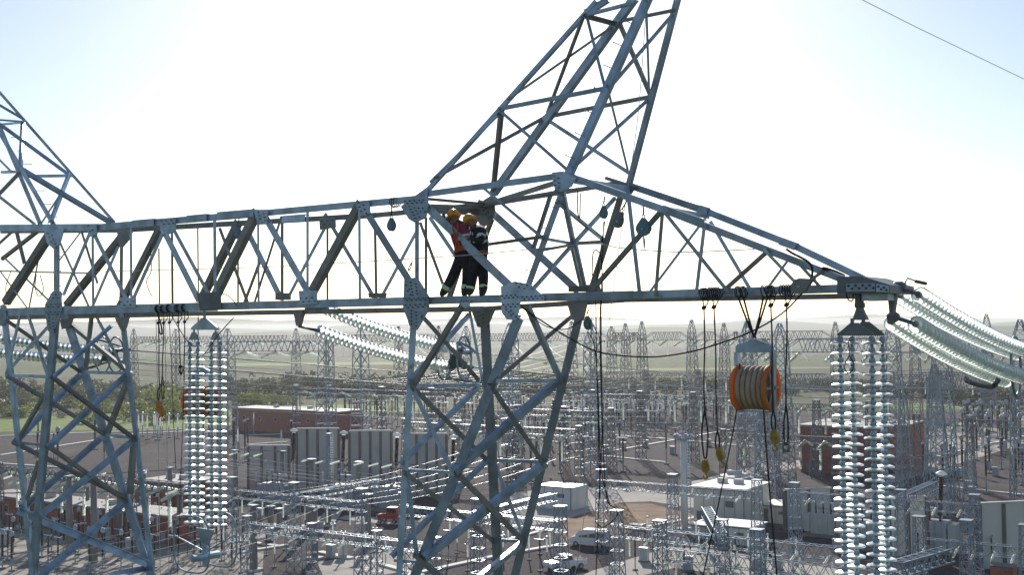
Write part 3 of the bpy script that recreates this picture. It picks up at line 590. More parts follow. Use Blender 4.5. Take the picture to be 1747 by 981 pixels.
# tall black bushings standing beside the fire walls
for x, yb, yt in ((500, 785, 737), (585, 788, 741), (676, 795, 745), (773, 790, 748), (1605, 880, 812)):
    p = G(x, yb + 60); z = depth(p); b = G(x, yb + 60) + UP * (60 * z / FPX); h = (yb - yt) * z / FPX; t = thing('wall_bushing', p, 'tall black bushing standing up beside the fire walls', 'bushing', 'tall black bushings'); lean = (UP + DV * .06).normalized()
    MB().lathe([(.2, 0), (.16, 60 * z / FPX)], 8, p).build('stand', 'lattice', t)
    pr = []; k = 16
    for i in range(k): pr += [(.27, h * i / k), (.36, h * (i + .5) / k)]
    MB().lathe(pr, 10, b, lean).build('bushing', 'brown_porcelain', t); MB().lathe([(.3, 0), (.7, .15), (.7, .3), (.2, .6)], 10, b + lean * h, lean).build('cap', 'porcelain', t)
# ================================================================== BUILDINGS
def hut(name, px0, px1, yb, yt, dep, mt, roof, label, dirv=DV, wins=0, over=.3, door=True, rt=.3):
    p = G(px0, yb); q = az(px1, p, dirv); ax = (q - p).normalized(); L = (q - p).length; e = UP.cross(ax); h = (yb - yt) * depth(p) / FPX
    t = thing(name, p, label, 'building'); c = (p + q) / 2 + e * dep / 2
    MB().box(c + UP * h / 2, ax * L, e * dep, UP * h).build('wall', mt, t); MB().box(c + UP * (h + rt / 2), ax * (L + 2 * over), e * (dep + 2 * over), UP * rt).build('roof', roof, t)
    for i in range(wins):
        wc = p + ax * (L * (i + .8) / (wins + .6)) + UP * h * .58; f_ = MB().box(wc, ax * 1.1, e * .12, UP * 1.2).build('window', 'concrete_pale', t); MB().box(wc - e * .05, ax * .9, e * .08, UP * 1.0).build('pane', 'car_glass', f_)
    if door: dd = p + ax * L * .12 + UP * 1.05; d_ = MB().box(dd, ax * 1.0, e * .1, UP * 2.1).build('door', 'dark_steel', t); MB().box(dd + ax * .38 - e * .08, ax * .06, e * .08, UP * .14).build('handle', 'galv', d_)
    if dep < 12 and not wins:
        nb = max(2, int(L / 1.5))
        for i in range(1, nb): MB().box(p + ax * (L * i / nb) - e * .02 + UP * h * .5, ax * .05, e * .05, UP * h * .98).build('wall_seam', 'concrete', t)
        MB().box(p + ax * L * .7 - e * .06 + UP * h * .62, ax * min(1.2, L * .2), e * .12, UP * h * .16).build('vent', 'dark_steel', t)
    MB().tube([p - e * (over + .05) - ax * over + UP * (h - .02), q - e * (over + .05) + ax * over + UP * (h - .02)], .07, 6).build('gutter', 'concrete_dark', t); MB().tube([q - e * .1 - ax * .2 + UP * h, q - e * .1 - ax * .2], .05, 6).build('downpipe', 'concrete_dark', t)
    if L > 8:
        for k in (.3, .62): MB().box(p.lerp(q, k) + e * dep * .55 + UP * (h + rt + .35), ax * 1.3, e * 1.0, UP * .7).build('roof_unit', 'concrete_pale', t)
    return t
hut('brick_building', 396, 577, 734, 697, 10, 'brick', 'roof_grey', 'long low red brick building behind the fire walls', wins=6)
hut('brick_building', -30, 298, 886, 846, 5, 'brick', 'roof_grey', 'long red brick building in the left yard', wins=5, rt=.35)
hut('brick_building', 230, 300, 862, 822, 9, 'brick', 'roof_grey', 'small red brick wing behind the left yard', wins=1, rt=.25)
hut('brick_building', 1366, 1480, 806, 729, 16, 'brick', 'roof_grey', 'dark red brick control building with a pale flat roof', wins=2, rt=.5); hut('brick_building', 1478, 1545, 800, 724, 12, 'brick_orange', 'roof_grey', 'sunlit orange brick building with square window', wins=1, rt=.1, over=.05)
hut('brick_building', 1545, 1568, 778, 760, 5, 'brick_orange', 'roof_grey', 'little orange brick annex right of the orange building', wins=1, rt=.1, over=.05)
hut('cream_building', 1184, 1266, 896, 832, 9, 'cream', 'white_paint', 'cream rendered building with white roof', wins=0, rt=.25); hut('equipment_hut', 1222, 1274, 927, 897, 5, 'white_paint', 'white_paint', 'white equipment hut with flat roof', door=False, rt=.15); hut('equipment_hut', 1180, 1222, 918, 896, 5, 'concrete_pale', 'white_paint', 'small white roofed shelter beside the white hut', door=False, rt=.15)
hut('shipping_container', 914, 972, 866, 829, 5, 'white_paint', 'white_paint', 'white container standing on the pale road', door=False, over=.02, rt=.08); hut('equipment_hut', 1300, 1342, 892, 862, 5, 'concrete_pale', 'white_paint', 'pale box building with white roof behind the lattice tower', rt=.15); hut('kiosk', 1072, 1088, 903, 896, 1.5, 'concrete_pale', 'roof_grey', 'small grey kiosk at the edge of the soil patch', door=False, rt=.06, over=.05)
hut('kiosk', 1690, 1718, 985, 966, 2, 'brick_orange', 'roof_grey', 'tan kiosk at the bottom right corner', door=False, rt=.06, over=.05)
p = G(1265, 850); t = thing('water_tank', p, 'round grey tank with a flat roof behind the cream building', 'tank'); MB().lathe([(3.3, 0), (3.3, 3.6)], 32, p).build('shell', 'concrete', t, True); MB().lathe([(3.5, 3.6), (3.5, 3.8), (0, 4.1)], 32, p).build('roof', 'concrete_pale', t); MB().box(p + UP * 4.25 - DV * 1.2, DV * 2.2, NV * 1.4, UP * .6).build('hatch', 'concrete_pale', t)
# ================================================================== VEHICLES
def vehicle(px, py, yaw, kind, label, mt='car_white'):
    o = G(px, py); t = thing({'van': 'van', 'pickup': 'pickup_truck', 'tractor': 'tractor'}[kind], o, label, kind); fx = V((math.cos(yaw), math.sin(yaw), 0)); sx = V((-math.sin(yaw), math.cos(yaw), 0))
    P = lambda a, b, z: o + fx * a + sx * b + UP * z
    def shell(nm, prof, wd, m_, par=t, taper=.0):
        n_ = len(prof); zt = max(z for _, z in prof); a = [P(x, -wd / 2 * (1 - taper * max(0, z - 1.0) / zt), z) for x, z in prof]; b = [P(x, wd / 2 * (1 - taper * max(0, z - 1.0) / zt), z) for x, z in prof]
        mb = MB(); mb.add(a + b, [tuple(range(n_)), tuple(range(2 * n_ - 1, n_ - 1, -1))] + [(i, n_ + i, n_ + (i + 1) % n_, (i + 1) % n_) for i in range(n_)]); return mb.build(nm, m_, par)
    if kind == 'van':
        shell('body', [(-2.6, .35), (2.55, .35), (2.65, .8), (2.45, 1.1), (1.75, 1.35), (1.05, 2.1), (.6, 2.25), (-2.3, 2.25), (-2.6, 2.0)], 1.9, mt, t, .22)
        for sd in (-1, 1):
            for a0, a1 in ((-2.3, -1.25), (-1.15, -.1), (0, 1.0)): MB().prism([P(a0, .9 * sd, 1.25), P(a1 + (.25 if a1 > .5 else 0), .9 * sd, 1.25), P(a1 - .05, .83 * sd, 1.85), P(a0, .83 * sd, 1.85)], sx * .06).build('side_window', 'car_glass', t)
        MB().prism([P(1.74, -.75, 1.42), P(1.74, .75, 1.42), P(1.12, .68, 2.08), P(1.12, -.68, 2.08)], (fx * .6 + UP * .7) * .05).build('windscreen', 'car_glass', t)
        wh = (-1.6, 1.65); hl = (2.6, .85)
    elif kind == 'pickup':
        shell('body', [(-2.6, .5), (2.5, .5), (2.6, .85), (2.4, 1.05), (1.2, 1.15), (.5, 1.75), (-.6, 1.78), (-.85, 1.15), (-2.6, 1.1)], 1.8, mt, t, .2); MB().box(P(-1.75, 0, 1.13), fx * 1.5, sx * 1.45, UP * .06).build('load_bed', 'hole', t)
        for sd in (-1, 1): MB().prism([P(-.6, .86 * sd, 1.2), P(.95, .86 * sd, 1.2), P(.45, .8 * sd, 1.68), P(-.5, .8 * sd, 1.7)], sx * .06).build('side_window', 'car_glass', t)
        MB().prism([P(1.12, -.7, 1.22), P(1.12, .7, 1.22), P(.55, .65, 1.7), P(.55, -.65, 1.7)], (fx * .6 + UP * .7) * .05).build('windscreen', 'car_glass', t); wh = (-1.7, 1.6); hl = (2.55, .85)
    else:
        shell('body', [(-1.2, .7), (2.0, .7), (2.1, 1.3), (.6, 1.5), (.5, 2.4), (-1.0, 2.4), (-1.2, 1.5)], 1.5, mt); MB().box(P(-.2, 0, 1.95), fx * 1.3, sx * 1.56, UP * .6).build('cab_window', 'car_glass', t); wh = (-.8, 1.5); hl = (2.08, 1.0)
    for a in wh:
        for sd in (-1, 1):
            w_ = MB().lathe([(.2, -.11), (.33, -.11), (.36, -.06), (.36, .06), (.33, .11), (.2, .11)], 16, P(a, .84 * sd, .36), sx).build('wheel', 'rubber', t); MB().lathe([(.2, -.115), (.2, .115)], 12, P(a, .84 * sd, .36), sx).build('rim', 'galv', w_)
    for sd in (-1, 1): MB().box(P(hl[0], .65 * sd, hl[1]), fx * .12, sx * .35, UP * .2).build('headlight', 'lamp_glass', t); MB().box(P(-2.6 if kind != 'tractor' else -1.2, .75 * sd, 1.0), fx * .06, sx * .15, UP * .35).build('tail_light', 'car_red', t)
vehicle(1006, 932, math.pi - .35, 'van', 'white passenger van parked beside the brown soil patch'); vehicle(964, 972, math.pi + .5, 'pickup', 'white pickup truck with open bed at the bottom edge'); vehicle(668, 893, math.pi - .3, 'tractor', 'small red machine beside the near left leg', 'car_red')
# people and crates working on the ground are not resolved in the picture
# overhead conductors crossing the yard
rw = random.Random(3)
for i in range(9):      # long spans running towards the far gantries
    x0 = 150 + i * 5; p = D(200, 610 + i * 9, 150 + i * 4); q = D(1747, 622 + i * 11, 120 + i * 3); wire('conductor', sag(p, q, 2.0, 16), .035, 'wire', 'long conductor crossing the whole yard above the switchgear', 'conductor', 'long crossing conductors', 4)
for i in range(14):
    a = az(rowB[8] + i * 32, PB, DV) + UP * 24; wire('conductor', sag(a, a - NV * 120 - UP * 9, 3, 10), .035, 'wire_dark', 'conductor running from the far gantry line towards the viewer', 'conductor', 'conductors of the far gantry line', 4)
for i in range(26):
    t_ = i / 25; a = az(260 + t_ * 1400, PB, DV) + UP * 23.6; bq = az(330 + t_ * 1380, PC, DV) + UP * 23.4; wire('conductor', sag(a, bq, 2.2, 10), .022, 'wire_dark', 'thin dark conductor strung between the two high gantry lines', 'conductor', 'conductors between the high gantries', 4)
for i in range(12):
    a = az(240 + i * 34, PC, DV) + UP * 23.4; wire('conductor', sag(a, a - NV * 70 - UP * 7 + DV * 10, 1.5, 10), .022, 'wire', 'thin conductor falling from the middle gantry line over the left yard', 'conductor', 'falling conductors of the left yard', 4)
for i in range(10):
    a = G(500 + i * 20, 800 + (i % 3) * 8, 9.5); b = a - NV * 8 + DV * 28 + UP * .5; wire('conductor', sag(a - DV * 30, b, .7, 8), .03, 'wire', 'pale conductor before the fire walls', 'conductor', 'conductors before the fire walls', 4)
# ================================================================== THE TOWER IN FRONT
tower = thing('transmission_tower', B(707, 514) - UP * 25, 'huge galvanised lattice transmission tower filling the near view, with beam, peaks and arm', 'tower')
_lay = [0]
def fn_for(w_): return NV if w_ < W * .5 else -NV
def member(kind, a, b, wpx, mt='galv', flip=1, fn=None, ext=True):
    p, q = B(*a), B(*b); L_ = (q - p).normalized() * (.07 if kind in ('brace', 'post', 'left_brace') and ext else 0); p -= L_; q += L_; _lay[0] = (_lay[0] + 1) % 9
    wa = (a[2] + b[2]) / 2; f = fn or (NV if abs(a[2] - b[2]) < .9 else (DV if kind.startswith('left') else -DV))
    if fn is None and abs(a[2] - b[2]) < .9 and wa > W * .5: f = NV
    off = f * (_lay[0] * .0035 + (.0 if kind in ('chord', 'leg') else .012))
    sz = wpx * depth((p + q) / 2) / FPX * (1 if kind in ('chord', 'leg') else .93)
    MB().angle(p + off, q + off, sz, f, flip).build(kind.replace('left_', ''), mt, tower)
N_, F_ = 0.0, W
CH = .16
# --- chords (main horizontal members); near lower chord is a deep angle, far one hangs a little lower
def chord(pts, wpx, mt='galv', flip=1):
    for a, b in zip(pts, pts[1:]): member('chord', a, b, wpx, mt, flip)
chord([(-60, 534, N_), (360, 523, N_), (712, 513.5, N_), (1080, 503, N_), (1440, 492, .55)], 13.5)
chord([(-60, 389, N_), (165, 387.5, N_), (440, 364, N_), (722, 338, N_)], 11.5, flip=-1)
chord([(-60, 543, F_), (300, 536, F_), (825, 527, F_), (1060, 512, F_), (1470, 505, 1.75)], 8.5, 'galv_shaded_stained')
chord([(0, 394, F_), (215, 392, F_), (420, 380, F_), (640, 367, F_), (832, 348, F_), (960, 327, F_), (1040, 314, F_), (1072, 318, F_)], 9, 'galv_shaded_stained', -1)
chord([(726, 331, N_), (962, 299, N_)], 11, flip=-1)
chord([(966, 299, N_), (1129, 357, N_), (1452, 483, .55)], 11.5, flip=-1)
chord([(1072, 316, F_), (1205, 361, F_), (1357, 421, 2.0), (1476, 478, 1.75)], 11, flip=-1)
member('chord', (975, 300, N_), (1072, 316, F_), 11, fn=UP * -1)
member('chord', (1031, 303, F_), (1204, 357, F_), 6, 'galv_shaded_stained')
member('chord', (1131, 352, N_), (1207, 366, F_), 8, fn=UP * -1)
member('chord', (722, 336, N_), (832, 346, F_), 5, 'galv_shaded_stained', fn=UP * -1)
member('chord', (824, 347, F_), (950, 307, N_), 9, 'galv_shaded_stained', fn=UP * -1)
member('chord', (730, 347, N_), (826, 350, F_), 5, 'galv_shaded_stained', fn=UP * -1)
member('chord', (735, 352, N_), (815, 356, F_), 11, 'galv_shaded_stained', fn=UP * -1)
# --- splice plates lying on the chords
for x0, y0, x1, y1, w_, sz in [(225, 382, 262, 379, N_, 12.5), (318, 374, 352, 371, N_, 13), (370, 368, 432, 363, N_, 13), (1190, 356, 1206, 361, F_, 14), (1330, 411, 1357, 421, 2.0, 13), (1129, 356, 1200, 381, N_, 13), (480, 374, 520, 371, F_, 12)]:
    p, q = B(x0, y0, w_ - .03), B(x1, y1, w_ - .03)
    s = MB().angle(p, q, sz * depth(p) / FPX, NV, -1).build('splice_plate', 'galv', tower)
# --- beam webs between chords: (x0,y0,x1,y1,width,plane,shade)
n, f = N_, F_
webs = '''79 398 5 513 13 n d|158 398 213 510 9 n g|148 403 107 500 7 n g|280 400 334 508 13 n g|275 401 225 513 8 n g|432 362 362 505 14 n d|451 370 522 495 14 n g
609 348 520 511 14 n d|625 364 697 480 14 n g|265 393 199 523 10 f d|204 401 110 518 11 f d|295 393 353 500 8 f g|400 380 338 510 12 f d|423 398 476 505 12 f g|553 389 492 505 7 f g
555 368 636 506 8 f g|706 401 650 506 7 f g|734 374 776 437 8 f g|716 384 755 490 4 f d|476 373 433 511 3 n d|373 393 418 513 4 f d|137 398 162 480 3 f d|135 398 102 442 3 n g|199 424 158 520 6 f g
102 416 150 523 5 f g|24 391 38 447 5 f d|62 393 2 440 6 f d|5 439 84 515 4 f g|0 465 46 528 3 n g|64 438 47 526 3 f g|-20 430 22 392 6 f d|440 450 416 514 4 f d|817 346 764 507 8 f d|835 378 815 430 7 f d'''
posts = '''156 400 157 522 5 n|221 385 222 513 5 n|205 418 204 515 7 f|269 428 270 515 3 f|291 396 292 516 5 f|335 391 336 500 3 f|365 372 366 495 7 n|405 440 405 514 4 f|439 378 440 516 5 n
480 376 480 508 7 f|523 357 523 490 6 n|557 387 557 508 5 f|611 362 612 514 6 n|638 396 640 505 6 f|709 375 709 476 9 n|726 376 726 498 6 f|94 392 94 505 12 n'''
pl = {'n': N_, 'f': F_}; sh = {'g': 'galv', 'd': 'galv_shaded_stained'}
for i, L in enumerate(webs.replace('\n', '|').split('|')):
    a = L.split(); x0, y0, x1, y1, wd = map(float, a[:5]); k = pl[a[5]]
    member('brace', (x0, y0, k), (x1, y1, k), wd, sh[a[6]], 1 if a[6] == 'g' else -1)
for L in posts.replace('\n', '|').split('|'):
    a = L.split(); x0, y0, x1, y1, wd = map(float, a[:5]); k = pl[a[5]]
    member('post', (x0, y0, k), (x1, y1, k), wd, 'galv' if k == 0 else 'galv_shaded_stained')
# --- middle of the head: diagonals and legs between the beam and the peak
mid = '''728 354 0 868 488 0 16 g|843 367 f 980 492 f 14 g|957 328 0 900 486 0 13 g|937 330 f 908 420 1.6 6 d|832 323 1.9 926 402 0 6 g|805 421 1.2 926 404 0 6 d|930 406 0 980 415 1.2 5 g
927 426 .3 982 416 1.2 6 d|980 415 1.2 1031 412 f 6 d|955 344 0 1032 408 f 6 g|1050 341 f 987 411 1.2 6 g|981 417 1.2 915 492 0 6 g|966 328 0 983 412 1.2 8 g|980 416 1.2 996 487 f 6 g|987 416 1.2 1003 489 f 6 g
1055 336 f 1007 488 f 9 d|1124 362 0 1005 498 0 8 d|1071 333 0 1090 497 0 8 g|1128 366 0 1117 499 0 5 d|955 327 0 1020 318 f 7 d'''
arm = '''1134 364 0 1237 493 .1 7 g|1199 376 f 1102 505 f 5 g|1200 386 0 1187 495 .1 7 g|1213 382 f 1285 505 2.1 7 g|1305 430 .2 1235 493 .1 7 d|1307 430 .2 1364 490 .3 6 g|1343 445 1.9 1299 505 2.0 5 g|1367 455 .3 1397 488 .4 6 g|1398 466 .4 1364 489 .3 5 d'''
body = '''724 541 0 818 648 f 9 d|785 521 0 702 656 0 9 d|803 539 f 704 650 0 7 g|798 523 f 822 653 f 6 g|706 659 0 818 657 f 7 g|706 662 0 832 786 f 10 d|704 666 0 772 808 0 10 g|816 664 f 690 790 0 8 g
907 526 0 961 648 f 9 g|976 541 f 850 648 0 9 d|852 650 0 958 650 f 7 g|843 662 0 931 793 f 11 d|953 656 f 785 804 0 13 g|690 803 0 772 807 0 6 g|695 810 0 843 924 f 9 d|693 808 0 709 942 0 10 g
780 806 0 895 925 f 12 d|931 796 f 733 951 0 13 g|846 786 f 926 789 f 7 g|840 785 f 893 922 f 8 g|835 787 f 676 948 0 8 g|852 923 f 888 925 f 6 g|674 958 0 712 960 0 5 g|894 929 f 826 985 0 10 g|708 950 0 745 985 0 9 d'''
legs = '''704 560 0 676 1060 0 13|884 542 0 676 1060 .1 19|825 528 f 853 1060 f 19 m|992 520 f 858 1060 f 15 m|2 520 0 62 1060 0 12|94 500 0 45 1060 0 17|104 525 f 280 1060 f 17|206 530 f 268 1060 f 11'''
lbody = '''33 535 0 11 632 0 6 g|82 556 0 10 636 0 7 g|45 535 0 79 640 0 7 g|12 548 0 132 632 f 7 d|185 558 f 92 640 0 6 g|105 545 f 217 637 f 7 d|152 540 f 141 638 f 6 d|162 540 f 210 634 f 7 g|10 641 0 78 643 0 6 g|145 635 f 212 637 f 6 g
15 644 0 174 739 f 8 d|89 644 0 228 749 f 9 d|132 641 f 23 754 0 9 g|211 641 f 79 762 0 9 g|71 675 0 28 749 0 6 d|214 647 f 178 740 f 8 d|23 755 0 78 761 0 5 g|180 742 f 228 748 f 6 g
25 756 0 210 848 f 9 d|79 760 0 211 853 f 9 d|167 749 f 36 867 0 9 g|223 752 f 71 875 0 9 g|224 752 f 217 840 f 9 d|61 790 0 38 866 0 6 d|33 874 0 246 962 f 12 g|209 856 f 69 979 0 10 g|245 970 f 190 980 .6 9 g|35 872 0 56 876 0 5 g'''
def parse(txt, kind):
    for L in txt.replace('\n', '|').split('|'):
        a = L.split(); g = lambda s: F_ if s == 'f' else float(s)
        x0, y0, w0, x1, y1, w1, wd = float(a[0]), float(a[1]), g(a[2]), float(a[3]), float(a[4]), g(a[5]), float(a[6])
        d_ = len(a) > 7 and a[7] == 'd'
        member(kind, (x0, y0, w0), (x1, y1, w1), wd, 'galv_shaded_stained' if d_ else ('galv_half_shaded' if a[-1] == 'm' else 'galv'), -1 if d_ else 1)
parse(mid, 'brace'); parse(arm, 'brace'); parse(body, 'brace'); parse(legs, 'leg'); parse(lbody, 'left_brace')
# --- the leaning earth-wire peaks
t1 = .55
peak = f'''724 328 0 1016 0 {t1} 7|838 330 f 1079 -5 {W-t1} 12|964 302 0 1103 -8 {t1} 13|1070 316 f 1155 -10 {W-t1} 9'''
parse(peak, 'leg')
pb = lambda y: (300 - y) / 300 * t1
pk = '''735 306 n 842 200 n 4 g|745 300 n 928 199 f 8 d|850 190 n 836 332 f 8 d|852 188 n 962 285 n 6 g|853 184 n 1028 150 n 7 g|930 199 f 1106 165 f 8 d|930 202 f 1068 292 f 7 g|978 282 n 1104 168 f 5 g|1035 150 n 1069 288 f 5 g
870 165 n 1046 42 f 5 d|990 32 n 932 188 f 5 d|998 22 n 1030 148 n 6 g|998 24 n 1050 38 f 7 d|998 24 n 1072 5 n 6 g|1052 36 f 1146 17 f 7 d|1056 42 f 1106 158 f 7 d|1040 145 n 1146 22 f 5 g|1101 5 n 1106 155 f 5 g|996 24 n 1030 2 n 7 g|1000 14 n 1060 -20 n 5 g'''
for L in pk.replace('\n', '|').split('|'):
    a = L.split(); y0, y1 = float(a[1]), float(a[4])
    w0 = pb(y0) if a[2] == 'n' else W - pb(y0); w1 = pb(y1) if a[5] == 'n' else W - pb(y1)
    member('brace', (float(a[0]), y0, w0), (float(a[3]), y1, w1), float(a[6]), sh[a[7]], 1 if a[7] == 'g' else -1, NV)
lp = '''-30 126 1.8 191 377 2.2 6 g|-20 168 1.5 38 202 1.8 5 g|0 204 1.0 41 207 1.8 4 g|0 212 .6 41 208 1.8 4 g|42 209 1.8 38 290 .3 6 g|5 213 .6 118 296 2.0 5 g|-30 178 .3 90 384 .05 10 g|-30 150 2.0 66 382 2.2 9 g|40 288 .3 191 378 2.2 8 g
0 293 .8 24 292 .4 5 g|48 300 1.2 118 299 2.0 5 g|120 298 2.0 89 379 .05 6 g|110 318 2.0 69 381 2.2 4 g|-10 338 .5 34 292 .3 9 d|0 334 .4 60 381 2.2 4 g|0 270 1.5 22 292 .4 4 g'''
parse(lp, 'brace')
# step bolts
def steps(ax, ay, aw, bx, by, bw, k, dx, dy):
    for i in range(k):
        t = (i + .5) / k; p = B(ax + (bx - ax) * t, ay + (by - ay) * t, aw + (bw - aw) * t); q = B(ax + (bx - ax) * t + dx, ay + (by - ay) * t + dy, aw + (bw - aw) * t)
        MB().tube([p, q, q + (q - p).normalized() * .015], [.008, .008, .018], 6).build('step_bolt', 'galv', tower)
steps(972, 290, 0, 1086, 20, .5, 7, -14, -6); steps(955, 335, 0, 905, 480, 0, 4, -13, -1)
steps(2, 200, .4, 90, 382, .05, 8, 12, 0); steps(94, 400, 0, 94, 500, 0, 4, 9, 0); steps(104, 540, W, 240, 940, W, 14, 9, 2)
# --- gusset plates with bolts
def gusset(poly, w_, th=.022, mt='galv', bolts=(), br=.0105):
    pts = [B(x, y, w_) for x, y in poly]
    g = MB().prism(pts, NV * th).build('gusset_plate', mt, tower)
    if bolts:
        mb = MB()
        for x, y in bolts:
            c = B(x, y, w_); mb.lathe([(br, -.05), (br, .01)], 6, c, NV); mb.lathe([(br * 1.5, -.016), (br * 1.5, -.011)], 8, c, NV)
        o = mb.build('bolts', 'bolt', g); o['kind'] = 'stuff'
    return g
def zz(x0, y0, x1, y1, k, dx=0, dy=3):
    return [(x0 + (x1 - x0) * i / (k - 1) + (dx if i % 2 else -dx), y0 + (y1 - y0) * i / (k - 1) + (dy if i % 2 else -dy)) for i in range(k)]
gusset([(684, 352), (703, 338), (729, 319), (731, 350), (727, 372), (708, 380), (698, 374)], -.03, bolts=zz(692, 345, 724, 343, 9, 0, 2) + zz(703, 352, 714, 372, 9, 4, 0) + zz(715, 358, 726, 358, 4))
gusset([(690, 476), (712, 473), (732, 506), (732, 529), (712, 563), (702, 563), (688, 526)], -.03, bolts=zz(692, 511, 731, 510, 11, 0, 1.5) + zz(693, 523, 731, 521, 10, 0, 2) + zz(706, 482, 709, 504, 9, 4, 0) + zz(707, 530, 707, 556, 10, 4, 0) + zz(694, 490, 702, 500, 4))
gusset([(855, 489), (878, 480), (904, 484), (929, 507), (928, 514), (888, 514), (886, 530), (881, 546), (865, 545), (856, 533)], -.03, bolts=zz(858, 507, 884, 505, 8, 0, 2) + zz(892, 509, 926, 507, 10, 0, 2) + zz(860, 522, 884, 521, 7, 0, 2) + zz(868, 528, 878, 540, 6, 3, 0) + zz(882, 486, 900, 490, 5))
gusset([(804, 529), (845, 529), (831, 560), (815, 558)], W - .06, mt='galv_shaded_stained', bolts=zz(820, 533, 822, 553, 7, 4, 0))
gusset([(968, 519), (1003, 516), (996, 546), (976, 546)], W - .06, mt='galv_shaded_stained')
gusset([(818, 346), (842, 331), (845, 360), (840, 377), (822, 390), (814, 374)], W - .06, mt='galv_shaded_stained', bolts=zz(824, 352, 838, 372, 7, 3, 0))
gusset([(786, 352), (818, 346), (820, 372), (806, 366)], W - .05, mt='galv_shaded_stained', bolts=zz(790, 355, 812, 353, 8, 0, 2))
gusset([(942, 294), (960, 292), (984, 303), (975, 318), (958, 330), (947, 325)], -.03, bolts=zz(950, 300, 952, 324, 7, 3, 0))
gusset([(1052, 314), (1086, 318), (1076, 333), (1060, 333)], W - .05, mt='dark_steel')
gusset([(76, 394), (110, 390), (103, 416), (91, 424), (80, 414)], -.03, bolts=zz(86, 398, 92, 416, 6, 3, 0))
gusset([(90, 497), (104, 497), (106, 530), (102, 545), (91, 568), (83, 566), (76, 530), (78, 518)], -.03, bolts=zz(88, 505, 100, 506, 4) + zz(80, 522, 104, 521, 7, 0, 2) + zz(80, 535, 103, 534, 7, 0, 2) + zz(88, 542, 90, 562, 8, 3, 0))
gusset([(196, 543), (222, 540), (216, 560), (208, 566)], W - .06, mt='galv_shaded_stained'); gusset([(102, 545), (126, 543), (120, 558), (106, 562)], W - .06, mt='galv_shaded_stained')
gusset([(203, 508), (232, 508), (232, 524), (208, 524)], -.03, bolts=zz(208, 518, 229, 517, 5))
gusset([(272, 374), (300, 372), (300, 392), (288, 400), (274, 394)], -.03, bolts=zz(277, 380, 297, 378, 6))
gusset([(148, 384), (165, 383), (166, 402), (152, 404)], -.03, bolts=zz(152, 388, 162, 399, 4)); gusset([(200, 392), (228, 392), (220, 410), (208, 424), (202, 416)], W - .06, mt='galv_shaded_stained')
gusset([(433, 358), (458, 357), (456, 380), (440, 382)], -.03, bolts=zz(446, 362, 450, 376, 6, 4, 0)); gusset([(606, 344), (630, 342), (632, 364), (616, 368)], -.03, bolts=zz(616, 346, 622, 364, 6, 4, 0))
gusset([(336, 500), (376, 498), (378, 526), (342, 530)], -.03, mt='dark_steel'); gusset([(510, 496), (541, 496), (541, 518), (512, 520)], -.03, bolts=zz(514, 512, 538, 511, 6))
gusset([(545, 372), (572, 370), (573, 388), (546, 392)], W - .06, mt='galv_shaded_stained', bolts=zz(550, 380, 568, 379, 5)); gusset([(470, 500), (496, 500), (496, 512), (470, 512)], W - .06, mt='galv_shaded_stained'); gusset([(628, 500), (660, 500), (658, 508), (630, 508)], W - .06, mt='galv_shaded_stained')
gusset([(0, 528), (10, 530), (12, 550), (4, 556), (0, 556)], -.03); gusset([(1000, 486), (1022, 484), (1026, 498), (1000, 500)], W - .06, mt='galv_shaded_stained'); gusset([(970, 488), (1004, 488), (1004, 498), (970, 498)], W - .06, mt='dark_steel')
gusset([(786, 512), (803, 512), (801, 522), (795, 527), (788, 522)], -.03, bolts=zz(788, 514, 800, 514, 4, 0, .5))
# --- arm tip: heavy box of plates
tip = MB(); tp = [B(1428, 472, .45), B(1470, 471, .45), B(1518, 486, .45), B(1518, 500, .45), B(1428, 501, .45)]
tip.prism(tp, NV * 1.4, False).build('arm_tip', 'dark_steel', tower)
gusset([(1444, 484), (1493, 483), (1493, 497), (1444, 498)], .40, bolts=zz(1448, 490, 1490, 489, 8, 0, 2.5), br=.015); gusset([(1495, 484), (1516, 488), (1516, 499), (1495, 498)], .40, bolts=zz(1499, 491, 1513, 493, 4, 0, 2), br=.014)
MB().box(B(1500, 507, .9), DV * .42, NV * .5, UP * .12).build('arm_bracket', 'galv', tower)
# small lugs under the beam
for x, y in ((424, 531), (512, 535)):
    c = B(x, y, 1.6); MB().prism([c + DV * -.12, c + DV * .12, c + UP * -.1], NV * .03).build('lug', 'galv_shaded_stained', tower)
# ================================================================== PERSONNEL SAFETY LINE, WIRES
wire('safety_line', poly([B(150, 464, .2), B(440, 456, .2), B(560, 450, .2), B(706, 441, -.06), B(800, 435, -.04), B(920, 424, -.06), B(1016, 416, .2), B(1060, 423, .2), B(1165, 430, .2), B(1287, 425, .2)]), .009, 'rope_pale', 'thin pale safety line strung along the whole beam behind the workers', 'rope')
wire('mooring_rope', poly([B(-30, 461, .6), B(60, 464, .6), B(153, 466, .6)]), .022, 'rope_pale', 'thick pale rope stretched across the beam beside the left leg', 'rope')
wire('earth_wire', [D(1430, -22, 60), D(1560, 44, 70), D(1790, 155, 82)], .02, 'wire_dark', 'single thin wire crossing the top right corner of the sky', 'wire')
wire('tag_line', poly([B(1104, -10, .8), B(1088, 200, .8), B(1062, 380, .9), B(1040, 545, .9)]), .007, 'rope_pale', 'thin grey tag line running down from the leaning peak', 'rope')
